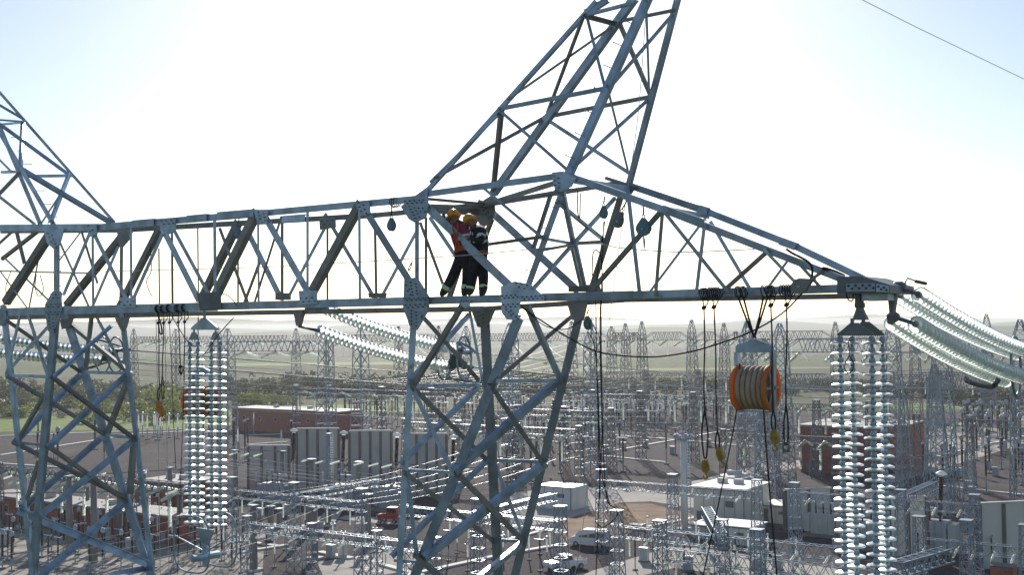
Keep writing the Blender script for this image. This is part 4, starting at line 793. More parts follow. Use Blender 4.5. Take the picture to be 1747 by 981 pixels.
# ================================================================== INSULATORS
disc_me = None; cap_me = None; rs_ = random.Random(21)
def discs():
    global disc_me, cap_me
    pr = [(.042, .024), (.09, .018), (.138, .004), (.153, -.006), (.156, -.022)]; mb = MB().lathe(pr, 24); mb.f = mb.f[:-2]     # thin single bell of glass, open below
    disc_me = mb.mesh('disc', 'glass_disc', smooth=True)
    cap_me = MB().lathe([(.022, .105), (.040, .10), (.052, .075), (.054, .02), (.046, .012), (.03, -.01), (.026, -.07)], 10).mesh('cap', 'cap_iron', smooth=True)
discs()
def string(name, p, q, label, group, k=None, pitch=.17, sagd=0.0, sc=1.0):
    p, q = V(p), V(q); L = (q - p).length; k = k or max(2, int(L / (pitch * sc)))
    th = thing(name, p, label, 'insulator string', group); pts = sag(p, q, sagd, k)
    for i in range(k):
        c = (pts[i] + pts[i + 1]) / 2; ax = (pts[i] - pts[i + 1]).normalized(); qt = (ax + V((rs_.gauss(0, .02), rs_.gauss(0, .02), rs_.gauss(0, .02)))).to_track_quat('Z', 'Y')
        for nm, me in (('disc', disc_me), ('cap', cap_me)):
            o = link(nm, me, th, c, qt)
            if sc != 1: o.scale = (sc,) * 3
    return th
def plate(name, pts, th, ax, mt, parent): return MB().prism(pts, V(ax) * th).build(name, mt, parent)
# -- right hanging set: shackle, two triangular plates, four strings
y1 = .95
rk = thing('insulator_yoke', B(1467, 500, y1), 'dark steel hanger with twin triangular plates under the arm tip', 'yoke')
MB().tube([B(1466, 498, y1), B(1466, 521, y1)], .075, 10).build('stem', 'dark_steel', rk)
MB().tube([B(1459, 521, y1), B(1475, 521, y1)], .045, 8).build('pin', 'dark_steel', rk)
plate('clevis', [B(1463, 524, y1), B(1471, 524, y1), B(1481, 546, y1), B(1456, 546, y1)], .12, NV, 'dark_steel', rk)
for (ax_, ay), l, r_, w_ in (((1458, 543), 1430, 1490, y1 - .3), ((1477, 541), 1450, 1508, y1 + .3)):
    MB().tube([B(ax_ - 4, ay, w_), B(ax_ - 4, ay + 9, w_)], .03, 6).build('shackle', 'dark_steel', rk)
    plate('yoke_plate', [B(ax_ - 7, ay + 8, w_), B(ax_ + 6, ay + 8, w_), B(r_, 569, w_), B(r_, 573, w_), B(l, 573, w_), B(l, 569, w_)], .03, NV, 'dark_steel', rk)
for x, w_, lb in ((1433, y1 - .3, 'front left'), (1487, y1 - .3, 'front right'), (1453, y1 + .3, 'rear left'), (1505, y1 + .3, 'rear right')):
    p = B(x, 576, w_); string('insulator_string', p, p - UP * 4.6, f'{lb} glass insulator string of the four hanging from the arm tip', 'glass strings under the arm tip', 27)
# -- left hanging set
w1 = .9
lk = thing('insulator_yoke', B(349, 530, w1), 'blue grey triangular steel hanger under the beam, left of the middle leg', 'yoke')
MB().tube([B(349, 527, w1), B(349, 545, w1)], .035, 8).build('stem', 'galv', lk)
plate('yoke_plate', [B(345, 543, w1), B(353, 543, w1), B(371, 559, w1), B(371, 563, w1), B(327, 563, w1), B(327, 559, w1)], .04, NV, 'galv', lk)
for cx in (331, 368):
    MB().tube([B(cx, 562, w1), B(cx, 568, w1)], .03, 6).build('shackle', 'galv', lk)
    plate('yoke_plate', [B(cx - 3, 567, w1), B(cx + 3, 567, w1), B(cx + 9, 580, w1), B(cx - 9, 580, w1)], .03, NV, 'galv', lk)
LB = []
for x, w_, lb in ((324, w1 - .05, 'first'), (337.5, w1 + .05, 'second'), (361, w1 - .05, 'third'), (375.5, w1 + .05, 'fourth')):
    p = B(x, 584, w_); o = string('insulator_string', p, p - UP * 4.42, f'{lb} from the left of the four glass insulator strings hanging below the beam', 'glass strings below the beam', 26); LB.append(p - UP * 4.42)
# corona ring and lower yoke of the left set
cr = thing('corona_ring', LB[0], 'oval grey corona ring and yoke at the foot of the hanging glass strings', 'corona ring')
mid_ = sum(LB, V()) / 4
for s_ in (-1, 1):
    ring = [mid_ + NV * (.42 * s_) + DV * (.62 * math.copysign(abs(math.cos(a)) ** .6, math.cos(a))) + UP * (-.36 + .66 * math.copysign(abs(math.sin(a)) ** .6, math.sin(a))) for a in [i * 2 * math.pi / 28 for i in range(28)]]
    MB().tube(ring, .02, 8, True).build('ring', 'cap_iron', cr, True)
    MB().tube([mid_ + NV * (.42 * s_) + DV * -.6 + UP * -.2, mid_ + UP * -.6, mid_ + NV * (.42 * s_) + DV * .6 + UP * -.2], .018, 6).build('ring_strut', 'galv', cr)
plate('yoke_plate', [mid_ + DV * -.3 + UP * -.05, mid_ + DV * .3 + UP * -.05, mid_ + DV * .12 + UP * -.42, mid_ + DV * -.12 + UP * -.42], .04, NV, 'galv', cr)
MB().tube([mid_ + UP * -.4, mid_ + UP * -.95], .07, 10).build('clamp', 'galv', cr)
MB().tube([mid_ + UP * -.7 - NV * .4, mid_ + UP * -.72 + NV * .4], .09, 10).build('clamp', 'galv', cr)
# -- tension sets leaving the beam on the far side
def tens(px0, py0, wd, phi, L, px1, py1, label, group, k):
    p = B(px0, py0, wd); dr = V((math.sin(phi), math.cos(phi), 0)); e = p + dr * L
    z = depth(e); tgt = D(px1, py1, z); q = V((e.x, e.y, tgt.z))
    return p, q, string('insulator_string', p, q, label, group, k, sagd=.10)
ce = []
for a in ((541, 563, W + .4, rad(34), 5.2, 757, 626, 'lower of two glass tension strings sloping away below the beam'), (556, 527, W + .4, rad(34), 5.2, 764, 596, 'upper of two glass tension strings sloping away below the beam')):
    ce.append(tens(*a, 'glass tension strings behind the middle leg', 31)[:2])
for a in ((-40, 571, W + .3, rad(34), 5.0, 118, 598, 'upper glass tension string behind the left leg'), (-60, 593, W + .3, rad(34), 5.0, 118, 614, 'lower glass tension string behind the left leg')):
    ce.append(tens(*a, 'glass tension strings behind the left leg', 30)[:2])
re_ = []
for a in ((1566, 502, 1.6, rad(39.5), 6.6, 1768, 604, 'upper front glass tension string leaving the arm tip'), (1534, 503, 2.0, rad(39.5), 6.6, 1712, 604, 'upper rear glass tension string leaving the arm tip'),
          (1560, 552, 1.3, rad(39.5), 6.2, 1743, 646, 'lower front glass tension string leaving the arm tip'), (1519, 548, 1.7, rad(39.5), 6.2, 1694, 650, 'lower rear glass tension string leaving the arm tip')):
    re_.append(tens(*a, 'glass tension strings at the arm tip', 38)[:2])
# brackets carrying them
bk = thing('tension_bracket', B(1520, 500, 1.1), 'dark steel tension bracket with arms and horn beyond the arm tip', 'bracket')
plate('bracket_plate', [B(1516, 498, 1.1), B(1536, 488, 1.1), B(1530, 505, 1.1), B(1525, 540, 1.1), B(1520, 540, 1.1)], .16, NV, 'dark_steel', bk)
for a, b in (((1533, 489), 0), ((1533, 492), 1), ((1524, 541), 2), ((1520, 543), 3)):
    p = B(a[0], a[1], 1.2); q = re_[b][0]; MB().tube([p, p.lerp(q, .9), q], [.035, .03, .06], 8).build('link', 'dark_steel', bk)
MB().lathe([(.05, -.12), (.1, -.05), (.1, .05), (.05, .12)], 8, B(1533, 490, 1.2), DV).build('knuckle', 'dark_steel', bk); MB().lathe([(.05, -.1), (.09, -.04), (.09, .04), (.05, .1)], 8, B(1524, 541, 1.2), DV).build('knuckle', 'dark_steel', bk)
MB().tube(poly([B(1543, 493, 1.4), B(1545, 480, 1.5), B(1549, 475, 1.6), B(1561, 479, 1.8), B(1579, 484, 2.0)], 5), .016, 6).build('arcing_horn', 'galv', bk); MB().tube([B(1562, 480, 1.8), B(1580, 484, 2.0)], .03, 6).build('horn_tip', 'dark_steel', bk)
eb = thing('tension_bracket', B(512, 540, 1.9), 'tapered hanger plate below the beam holding two sloping glass strings', 'bracket')
plate('bracket_plate', [B(502, 529, W), B(520, 529, W), B(512, 556, W), B(508, 556, W)], .12, NV, 'galv_shaded_stained', eb)
MB().tube([B(509, 556, W), B(524, 560, W + .2), ce[0][0]], [.04, .03, .05], 8).build('link', 'dark_steel', eb); MB().tube([B(520, 527, W), ce[1][0]], .04, 8).build('link', 'dark_steel', eb)
# line ends: yokes, grading rings and bundled conductors
def line_end(e1, e2, name, label, ln, nb, fall):
    t = thing(name, e1, label, 'fitting'); md = (e1 + e2) / 2; dr = ln
    plate('yoke_plate', [e1, e2, md + dr * .5 + UP * -.25, md + dr * .5 + UP * .2], .05, dr.cross(UP), 'dark_steel', t)
    for e in (e1, e2): MB().tube([e - dr * .1, e + dr * .35], .06, 8).build('link', 'dark_steel', t)
    for s_ in (-1, 1):
        sd = dr.cross(UP).normalized() * (.36 * s_)
        ring = [md + sd + dr * (.15 + .34 * math.cos(a)) + UP * (.62 * math.sin(a)) for a in [i * 2 * math.pi / 24 for i in range(24)]]
        MB().tube(ring, .03, 8, True).build('grading_ring', 'galv', t, True)
    for i in range(2):
        MB().lathe([(.05, -.25), (.08, -.2), (.08, .2), (.05, .25)], 8, md + dr * (.75 + .05 * i) + UP * (.2 - .42 * i), dr).build('clamp', 'galv', t)
    o = []
    for i in range(nb):
        p = md + dr * .8 + UP * (.2 - .42 * (i // 2)) + dr.cross(UP).normalized() * (.2 if i % 2 else -.2)
        o.append(p)
    return t, o
LN = (NV * 1 + UP * -.06).normalized()
for (e1, e2), nm, lb, tgt in (((ce[1][1], ce[0][1]), 'line_fitting', 'grey yoke, clamps and looped grading rings behind the middle leg', [(1520, 664, 300), (1520, 682, 300)]), ((ce[2][1], ce[3][1]), 'line_fitting', 'grey yoke, clamps and grading rings behind the left leg', [(1240, 668, 330), (1240, 690, 320)])):
    t, ps = line_end(e1, e2, nm, lb, LN, 4, 0)
    for i, p in enumerate(ps):
        tx, ty, tz = tgt[i // 2]; wire('conductor', sag(p, D(tx + (3 if i % 2 else 0), ty, tz), .5, 14), .016, 'wire', 'bundled grey line conductor running from the ' + ('middle' if tx > 1400 else 'left') + ' leg fittings down to the substation', 'conductor', 'line conductors leaving the ' + ('middle' if tx > 1400 else 'left') + ' leg')
re_t, ps = line_end(re_[0][1], re_[2][1], 'line_fitting', 'dark yoke and clamps at the right edge, ending the tension strings', V((math.sin(rad(39)), math.cos(rad(39)), -.05)).normalized(), 4, 0)
MB().tube(poly([B(1648, 646, 4), B(1655, 652, 4), B(1690, 660, 5), B(1700, 652, 5), B(1704, 646, 5)], 5), .05, 8).build('jumper_tube', 'dark_steel', re_t)
# jumper loop at left fittings
wire('jumper_loop', poly([ce[2][1] + NV * .8, B(165, 580, 9), B(176, 600, 9), B(170, 622, 9), B(150, 628, 8.5), ce[3][1] + NV * .8]), .035, 'dark_steel', 'grey jumper loop curling behind the left leg', 'jumper')
wire('jumper_loop', poly([ce[1][1] + NV * .5, B(780, 584, 8), B(800, 592, 8), B(812, 602, 8)]), .035, 'galv', 'upper jumper tube curving over the fittings behind the middle leg', 'jumper')
wire('jumper_loop', poly([ce[0][1] + NV * .5, B(762, 642, 8), B(790, 650, 8), B(830, 654, 8)]), .03, 'galv', 'lower jumper tube curving under the fittings behind the middle leg', 'jumper')
# ================================================================== RIGGING
def wrap(px, py, w_, turns=3, span=.10, r=.095, label='', drop=None, rr=.0105, sling=True, cat='sling', group=None, name='rope_sling'):
    c = B(px, py, w_) + NV * .06; pts = []
    for i in range(turns * 12 + 1):
        a = i * 2 * math.pi / 12; pts.append(c + DV * (span * (i / (turns * 12) - .5)) + NV * (r * 1.15 * math.cos(a)) + UP * (r * math.sin(a)))
    t = thing(name, c, label, cat, group)
    MB().tube(pts, rr, 6).build('coil', 'rope', t)
    return t, c
def rope_to(t, pts, r=.011, name='rope', mt='rope'): return MB().tube(poly(pts, 6), r, 5).build(name, mt, t)
def knot(t, c, s=.05):
    MB().lathe([(.01, -s), (s * .7, -s * .4), (s * .75, s * .3), (.01, s)], 8, c, (DV + UP * .4)).build('knot', 'rope', t)
def drop(px, py, w_, ex, ey, label, kx=8, span=.1, turns=3, mt='rope', r=.013, group=None):
    t, c = wrap(px, py, w_, turns, span, label=label, group=group)
    k = B(px + 2, py + 24, w_); rope_to(t, [c - UP * .1 - DV * .03, k]); rope_to(t, [c - UP * .1 + DV * .07, B(px + kx, py + 17, w_), k]); knot(t, k)
    e = B(ex, ey, w_); rope_to(t, [k, k.lerp(e, .35) + DV * .01, k.lerp(e, .7) - DV * .008, e], r); return e
R1 = drop(1199, 501, 0, 1202, 700, 'dark rope sling on the arm, leftmost of the row, with long doubled tail', group=None)
R2 = drop(1216, 500, 0, 1224, 735, 'thick dark rope sling, second from the left on the arm, dropping to a yellow hook', span=.2, turns=5)
R3 = drop(1313, 497, 0, 1319, 700, 'dark rope sling on the arm just right of the stringing block slings')
R4 = drop(1340, 496, 0, 1341, 690, 'wide dark rope sling, rightmost of the row on the arm', span=.22, turns=5)
R5 = drop(268, 527, 0, 272, 660, 'dark rope sling at the left end of the beam, above an orange hook', turns=3)
R6 = drop(277, 527, 0, 277, 640, 'second dark rope sling from the left on the beam'); R7 = drop(287, 526, 0, 300, 800, 'third dark rope sling from the left on the beam, tail hanging far down', r=.008)
R8 = drop(302, 526, 0, 309, 640, 'fourth dark rope sling on the beam, beside the hanging glass strings', span=.16, turns=4); R9 = drop(313, 525, 0, 314, 650, 'fifth dark rope sling on the beam, nearest the hanging glass strings')
def strap_loop(e, px, py, w_, label, half=5):      # doubled strop ending in an eye
    t = thing('strop', e, label, 'strop'); q = B(px, py, w_)
    a = [e, e.lerp(q, .5) + DV * (half * .011), q + DV * .03, q - UP * .07, q - DV * .03, e.lerp(q, .5) - DV * (half * .011), e]
    MB().tube(poly(a, 6), .014, 6).build('strop_loop', 'rope', t); return q
def hook(c, h, label, mt='yellow', cat='hook', tilt=0.0):
    t = thing('chain_hook', c, label, cat); s = h / .55; ex = DV * math.cos(tilt) + UP * math.sin(tilt); ez = UP * math.cos(tilt) - DV * math.sin(tilt)
    P = lambda x, z: c + ex * (x * s) + ez * (z * s)
    MB().prism([P(-.05, .02), P(.04, .03), P(.10, -.10), (P(.115, -.22)), P(.05, -.33), P(-.05, -.33), P(-.09, -.22), P(-.09, -.08)], NV * .09 * s).build('body', mt, t)
    MB().lathe([(.035 * s, -.07 * s), (.05 * s, -.05 * s), (.05 * s, .05 * s), (.035 * s, .07 * s)], 10, P(.01, -.15), NV).build('pivot', mt, t)
    arc = [P(0, -.30), P(0, -.36)] + [P(.06 * math.cos(a) - .0, -.43 + .075 * math.sin(a)) for a in [rad(x) for x in (80, 40, 0, -40, -80, -120, -160, -200)]]
    MB().tube(arc, [.02 * s] * 2 + [.028 * s] * 6 + [.018 * s, .008 * s], 8).build('hook_point', mt, t)
    MB().tube([P(.03 * math.cos(a), .05 + .05 * math.sin(a)) for a in [i * math.pi / 5 for i in range(10)]], .012 * s, 6, True).build('eye', 'dark_steel', t)
    return t
e = strap_loop(R1, 1203, 775, 0, 'dark doubled rope strop hanging left of the yellow hooks'); hook(B(1203, 786, 0), .34, 'slim yellow chain hook hanging lowest, left of the block')
e = strap_loop(R2, 1224, 763, 0, 'thick dark strop above the broad yellow hook', 3); hook(B(1226, 766, 0), .34, 'broad yellow chain hook hanging left of the stringing block', tilt=.2)
e = strap_loop(R3, 1320, 730, 0, 'dark strop hanging just under the right side of the stringing block', 3); hook(B(1321, 735, 0), .36, 'mustard yellow hook hanging below the right side of the stringing block')
e = strap_loop(R4, 1341, 752, 0, 'dark strop with a ring, hanging right of the stringing block', 3)
t = thing('shackle_ring', e, 'small dark steel ring hanging right of the stringing block', 'ring'); MB().tube([e + DV * (.05 * math.cos(a)) + UP * (-.1 + .07 * math.sin(a)) for a in [i * math.pi / 8 for i in range(16)]], .02, 6, True).build('ring', 'dark_steel', t); MB().tube([e + DV * -.06 + UP * -.17, e + DV * .06 + UP * -.17], .02, 6).build('pin', 'dark_steel', t)
e = strap_loop(R5, 270, 678, 0, 'dark doubled strop above the orange hook left of the glass strings', 4); hook(B(271, 686, 0), .40, 'orange chain hook hanging left of the glass strings, upper one', 'orange_hook')
e = strap_loop(R6, 278, 676, 0, 'slim dark strop beside the orange hook', 4); hook(B(277, 697, 0), .32, 'small orange chain hook hanging left of the glass strings, lower one', 'orange_hook')
e = strap_loop(R8, 308, 624, 0, 'dark rope loop hanging left of the glass strings', 6)
rope_to(thing('hand_line', R9, 'thin dark hand line running far down beside the glass strings', 'rope'), [R9, B(312, 720, 0), B(305, 900, 0), B(303, 1000, 0)], .008)
for x, lb in ((266, 'pale thin hand line left of the orange hooks'), (281, 'pale thin hand line hanging below the orange hooks')):
    rope_to(thing('hand_line', B(x, 540, .1), lb, 'rope'), [B(x, 530, .1), B(x + 3, 700, .1), B(x + 6, 900, .1), B(x + 8, 1010, .1)], .008, mt='rope_pale')
# stringing blocks
def _ring(o, s, ax):
    mb = MB().lathe([(a * s, b * s) for a, b in [(.33, -.03), (.41, -.035), (.42, -.01), (.42, .015), (.41, .04), (.33, .035), (.33, -.03)]], 40, o, ax); mb.f = mb.f[:-2]; return mb
def stringing_block(c, s, label, parts=True):
    t = thing('stringing_block', c, label, 'pulley block'); ax = DV
    def P(a, b, z): return c + DV * (a * s) + NV * (b * s) + UP * (z * s)
    MB().prism([P(-.36, 0, -.08), P(-.33, 0, -.05), P(-.02, 0, .06), P(.02, 0, .06), P(.33, 0, -.05), P(.36, 0, -.08), P(.36, 0, -.19), P(-.36, 0, -.19)], NV * .06 * s).build('head_plate', 'galv', t)
    for sd in (-1, 1):
        MB().box(P(.345 * sd, 0, -.72), DV * .075 * s, NV * .11 * s, UP * 1.08 * s).build('side_bar', 'galv', t)
    MB().tube([P(-.4, 0, -.83), P(.4, 0, -.83)], .035 * s, 10).build('axle', 'dark_steel', t)
    R = .42
    for sd, col in ((-1, 'orange'), (1, 'orange')):
        pr = [(.2, -.03), (R * .97, -.04), (R, -.02), (R, .02), (R * .97, .03), (.2, .03)] if sd < 0 else [(.2, -.03), (R * .97, -.03), (R, -.02), (R, .02), (R * .97, .04), (.2, .03)]
        MB().lathe([(a * s, b * s) for a, b in pr], 40, P(.30 * sd, 0, -.83), ax).build('flange', col, t, False) if sd < 0 else _ring(P(.30 * sd, 0, -.83), s, ax).build('flange', col, t, False)
    for i in range(5):
        x = -.205 + i * .1025
        pr = [(.30, -.0505), (.345, -.050), (.375, -.042), (.395, -.026), (.403, 0), (.395, .026), (.375, .042), (.345, .050), (.30, .0505)]
        MB().lathe([(a * s, b * s) for a, b in pr], 40, P(x, 0, -.83), ax).build('sheave', 'tyre_grey', t, True)
    for k in range(6):
        a = k * math.pi / 3; MB().bar(P(.338, .08 * math.cos(a), -.83 + .08 * math.sin(a)), P(.338, .36 * math.cos(a), -.83 + .36 * math.sin(a)), .05 * s, .015 * s, DV).build('spoke', 'tyre_grey', t)
    MB().bar(P(-.36, 0, -1.26), P(.36, 0, -1.26), .09 * s, .025 * s, UP).build('bottom_bar', 'galv', t)
    MB().tube([P(.03 * math.cos(a), 0, .07 + .05 * math.sin(a)) for a in [i * math.pi / 5 for i in range(10)]], .015 * s, 6, True).build('shackle', 'dark_steel', t)
    return t
bc = B(1287, 584, .5); stringing_block(bc, .93, 'orange rimmed five-groove stringing block hanging in a steel frame below the arm')
stringing_block(B(345, 630, 3.2), 1.05, 'orange stringing block half hidden behind the hanging glass strings')
rope_to(thing('block_hanger', B(338, 540, 3.0), 'dark rope holding the orange block behind the glass strings', 'rope'), [B(338, 540, 2.4), B(338, 606, 3.2)], .014)
for i, (x, y, k) in enumerate(((1257, 498, 'leftmost'), (1266, 498, 'second'), (1300, 497, 'third'), (1307, 497, 'rightmost'))):
    t, c = wrap(x, y, 0, 2 if i < 2 else 1, .06, label=f'{k} of four dark slings gathering above the stringing block'); rope_to(t, [c - UP * .1, c.lerp(bc, .5) - UP * .03, bc + UP * .08], .018)
rope_to(thing('tag_rope', B(1256, 704, .5), 'dark rope slanting down left from the stringing block', 'rope'), [B(1262, 620, .3), B(1256, 704, .4), B(1232, 830, .4), B(1196, 1000, .4)], .012)
rope_to(thing('tag_rope', B(1302, 704, .5), 'dark rope slanting down right from the stringing block', 'rope'), [B(1300, 650, .3), B(1303, 704, .4), B(1314, 850, .4), B(1327, 1000, .4)], .014)
rope_to(thing('haul_rope', B(1120, 607, .2), 'long black rope sagging from the arm to the middle leg', 'rope'), [B(1388, 478, -.1), B(1340, 530, -.1), B(1290, 562, -.2), B(1240, 582, -.3), B(1180, 600, -.3), B(1120, 609, -.3), B(1060, 607, -.3), B(1010, 597, -.2), B(950, 564, -.1), B(892, 526, -.06)], .014)
rope_to(thing('haul_rope', B(905, 530, -.06), 'thin black rope looping between the middle leg gussets', 'rope'), [B(888, 520, -.06), B(905, 536, -.1), B(930, 556, .5), B(965, 562, 1.2), B(990, 548, W), B(1000, 545, W)], .01)
# snatch blocks
def snatch(px, py, w_, h, label, mt='dark_steel', tilt=0.0, top=None, wide=.5, name='snatch_block'):
    c = B(px, py, w_); t = thing(name, c, label, 'pulley'); s = h
    ex = DV * math.cos(tilt) + UP * math.sin(tilt); ez = UP * math.cos(tilt) - DV * math.sin(tilt)
    P = lambda x, z, y=0: c + ex * (x * s) + ez * (z * s) + NV * (y * s)
    out = [(-.06, .5), (.06, .5), (wide * .62, .1), (wide * .72, -.12), (wide * .5, -.38), (.08, -.5), (-.08, -.5), (-wide * .5, -.38), (-wide * .72, -.12), (-wide * .62, .1)]
    for y in (-.13, .13): MB().prism([P(x, z, y) for x, z in out], NV * .03 * s).build('cheek', mt, t)
    MB().lathe([(.28 * s * wide / .5, -.09 * s), (.22 * s * wide / .5, 0), (.28 * s * wide / .5, .09 * s)], 14, P(0, -.12), NV).build('sheave', 'tyre_grey', t)
    MB().lathe([(.06 * s, -.2 * s), (.06 * s, .2 * s)], 8, P(0, -.12), NV).build('pin', 'galv', t)
    MB().tube([P(.09 * math.cos(a), .58 + .12 * math.sin(a)) for a in [i * math.pi / 5 for i in range(10)]], .03 * s, 6, True).build('shackle', 'dark_steel', t)
    if top:
        q = B(*top); p = P(0, .68); MB().tube([p, p.lerp(q, .5) + ex * .006, q], .014, 5).build('strop', 'rope', t)
    return c
snatch(668, 383, -.2, .27, 'pale grey teardrop snatch block hanging from the top chord left of the workers', 'teal', 0, (668, 350, -.1))
t, c = wrap(670, 345, -.02, 3, .14, label='short chain sling round the top chord above the pale block')
snatch(1030, 362, .6, .24, 'small blue grey pulley with long line, leftmost under the arm root', 'teal', 0, (1031, 335, .6), .45)
snatch(1056, 375, .3, .30, 'dark tilted pulley hanging in the middle under the arm root', 'dark_steel', -.35, (1070, 340, .1), .42)
snatch(1098, 387, -.25, .31, 'round teal fall arrester hanging under the arm chord', 'teal', 0, (1097, 352, -.1), .62, 'fall_arrester')
wire('arrester_line', [B(1098, 402, -.25), B(1099, 412, -.25), B(1099, 424, -.25)], [.012, .02, .012], 'dark_steel', 'short dark snap hook hanging below the round fall arrester', 'hook')
snatch(1003, 551, W, .28, 'dark teardrop pulley hanging beside the far leg of the middle tower', 'teal', .1, (1004, 528, W), .45)
snatch(1368, 487, -.15, .36, 'rusty dark snatch block lying on the arm near its tip', 'galv_shaded_stained', -1.1, None, .5)
snatch(406, 397, 1.0, .30, 'teal pulley hanging inside the beam near the left hanging strings', 'teal', 0, (408, 372, 1.0), .42)
wire('pulley_strop', poly([B(1342, 425, -.05), B(1352, 432, -.1), B(1375, 444, -.1), B(1385, 455, -.12), B(1386, 474, -.12)]), .02, 'rope', 'dark chain strop draped over the arm chord above its tip', 'sling')
wire('pulley_strop', poly([B(1404, 458, .3), B(1410, 459, .4), B(1425, 464, 1.0), B(1440, 471, 1.2)]), .03, 'rope', 'thick black strap on the arm chord beside the tip', 'sling')
wire('pulley_strop', poly([B(1443, 499, .4), B(1448, 512, .4), B(1455, 512, .4), B(1456, 500, .4)]), .012, 'rope', 'small loop of rope below the arm tip', 'sling')
wire('shackle_loop', poly([B(1447, 582, .6), B(1449, 606, .6), B(1440, 624, .6), B(1448, 637, .6), B(1457, 624, .6), B(1450, 608, .6)]), .012, 'wire_dark', 'dark ring hanging in front of the glass strings at the arm tip', 'ring')
for i, (pts, lb) in enumerate((([(1032, 376), (1018, 480), (1017, 560), (1020, 700), (1024, 850)], 'leftmost of the dark hand lines hanging under the arm root'), ([(1030, 378), (1026, 500), (1026, 620), (1029, 760), (1035, 850), (1050, 868), (1052, 882), (1030, 900), (1020, 895)], 'dark hand line ending in a wide slack loop above the brown yard'), ([(1003, 566), (1014, 590), (1020, 660), (1026, 800), (1040, 860)], 'black line running down from the teardrop pulley'), ([(1024, 508), (1024, 600), (1027, 740), (1022, 850), (1016, 1000)], 'dark line hanging straight down right of the far leg'), ([(1010, 520), (1008, 640), (1000, 850), (978, 1000)], 'pale thin line slanting away behind the far leg'))):
    wire('hand_line', poly([B(x, y, .7 + .12 * i) for x, y in pts]), .010 if i != 4 else .006, 'rope' if i != 4 else 'rope_pale', lb, 'rope')
for pts, lb, w_ in (([(986, 325), (985, 356), (989, 372), (990, 330)], 'small rope and hook hanging inside the peak base', .6), ([(1010, 470), (1012, 432), (1020, 428), (1026, 445), (1028, 500)], 'grey rope loop hanging above the arm root', .8), ([(256, 415), (258, 460), (250, 480), (256, 500), (260, 506)], 'dark hooks and cord hanging in the left part of the beam', .3), ([(62, 468), (60, 490), (66, 506), (74, 494), (68, 468)], 'coil of cord hanging beside the left leg', .6), ([(18, 464), (10, 490), (14, 520), (16, 512)], 'thin dark cord with hook near the left edge', .4), ([(704, 445), (698, 455), (697, 462), (701, 456), (703, 446)], 'small cord loop on the safety line beside the near leg', -.06), ([(378, 500), (390, 505), (398, 513), (405, 522)], 'short dark cable curling over the beam above the hanging strings', -.1)):
    wire('cord', poly([B(x, y, w_) for x, y in pts]), .012, 'rope', lb, 'cord')
wire('strap', poly([B(267, 527, 0), B(275, 556, 0), B(276, 570, 0), B(272, 566, 0), B(270, 548, 0)]), .02, 'rope', 'broad black strap end hanging at the left end of the beam', 'strap')
wire('hand_line', poly([B(293, 540, 0), B(318, 580, .2), B(332, 592, .8)]), .01, 'rope', 'cord running from the beam down to the top of the glass strings', 'rope'); wire('hand_line', poly([B(400, 540, 0), B(372, 572, .3), B(352, 600, .8), B(346, 606, .9)]), .012, 'rope', 'cord slanting through the heads of the hanging glass strings', 'rope')
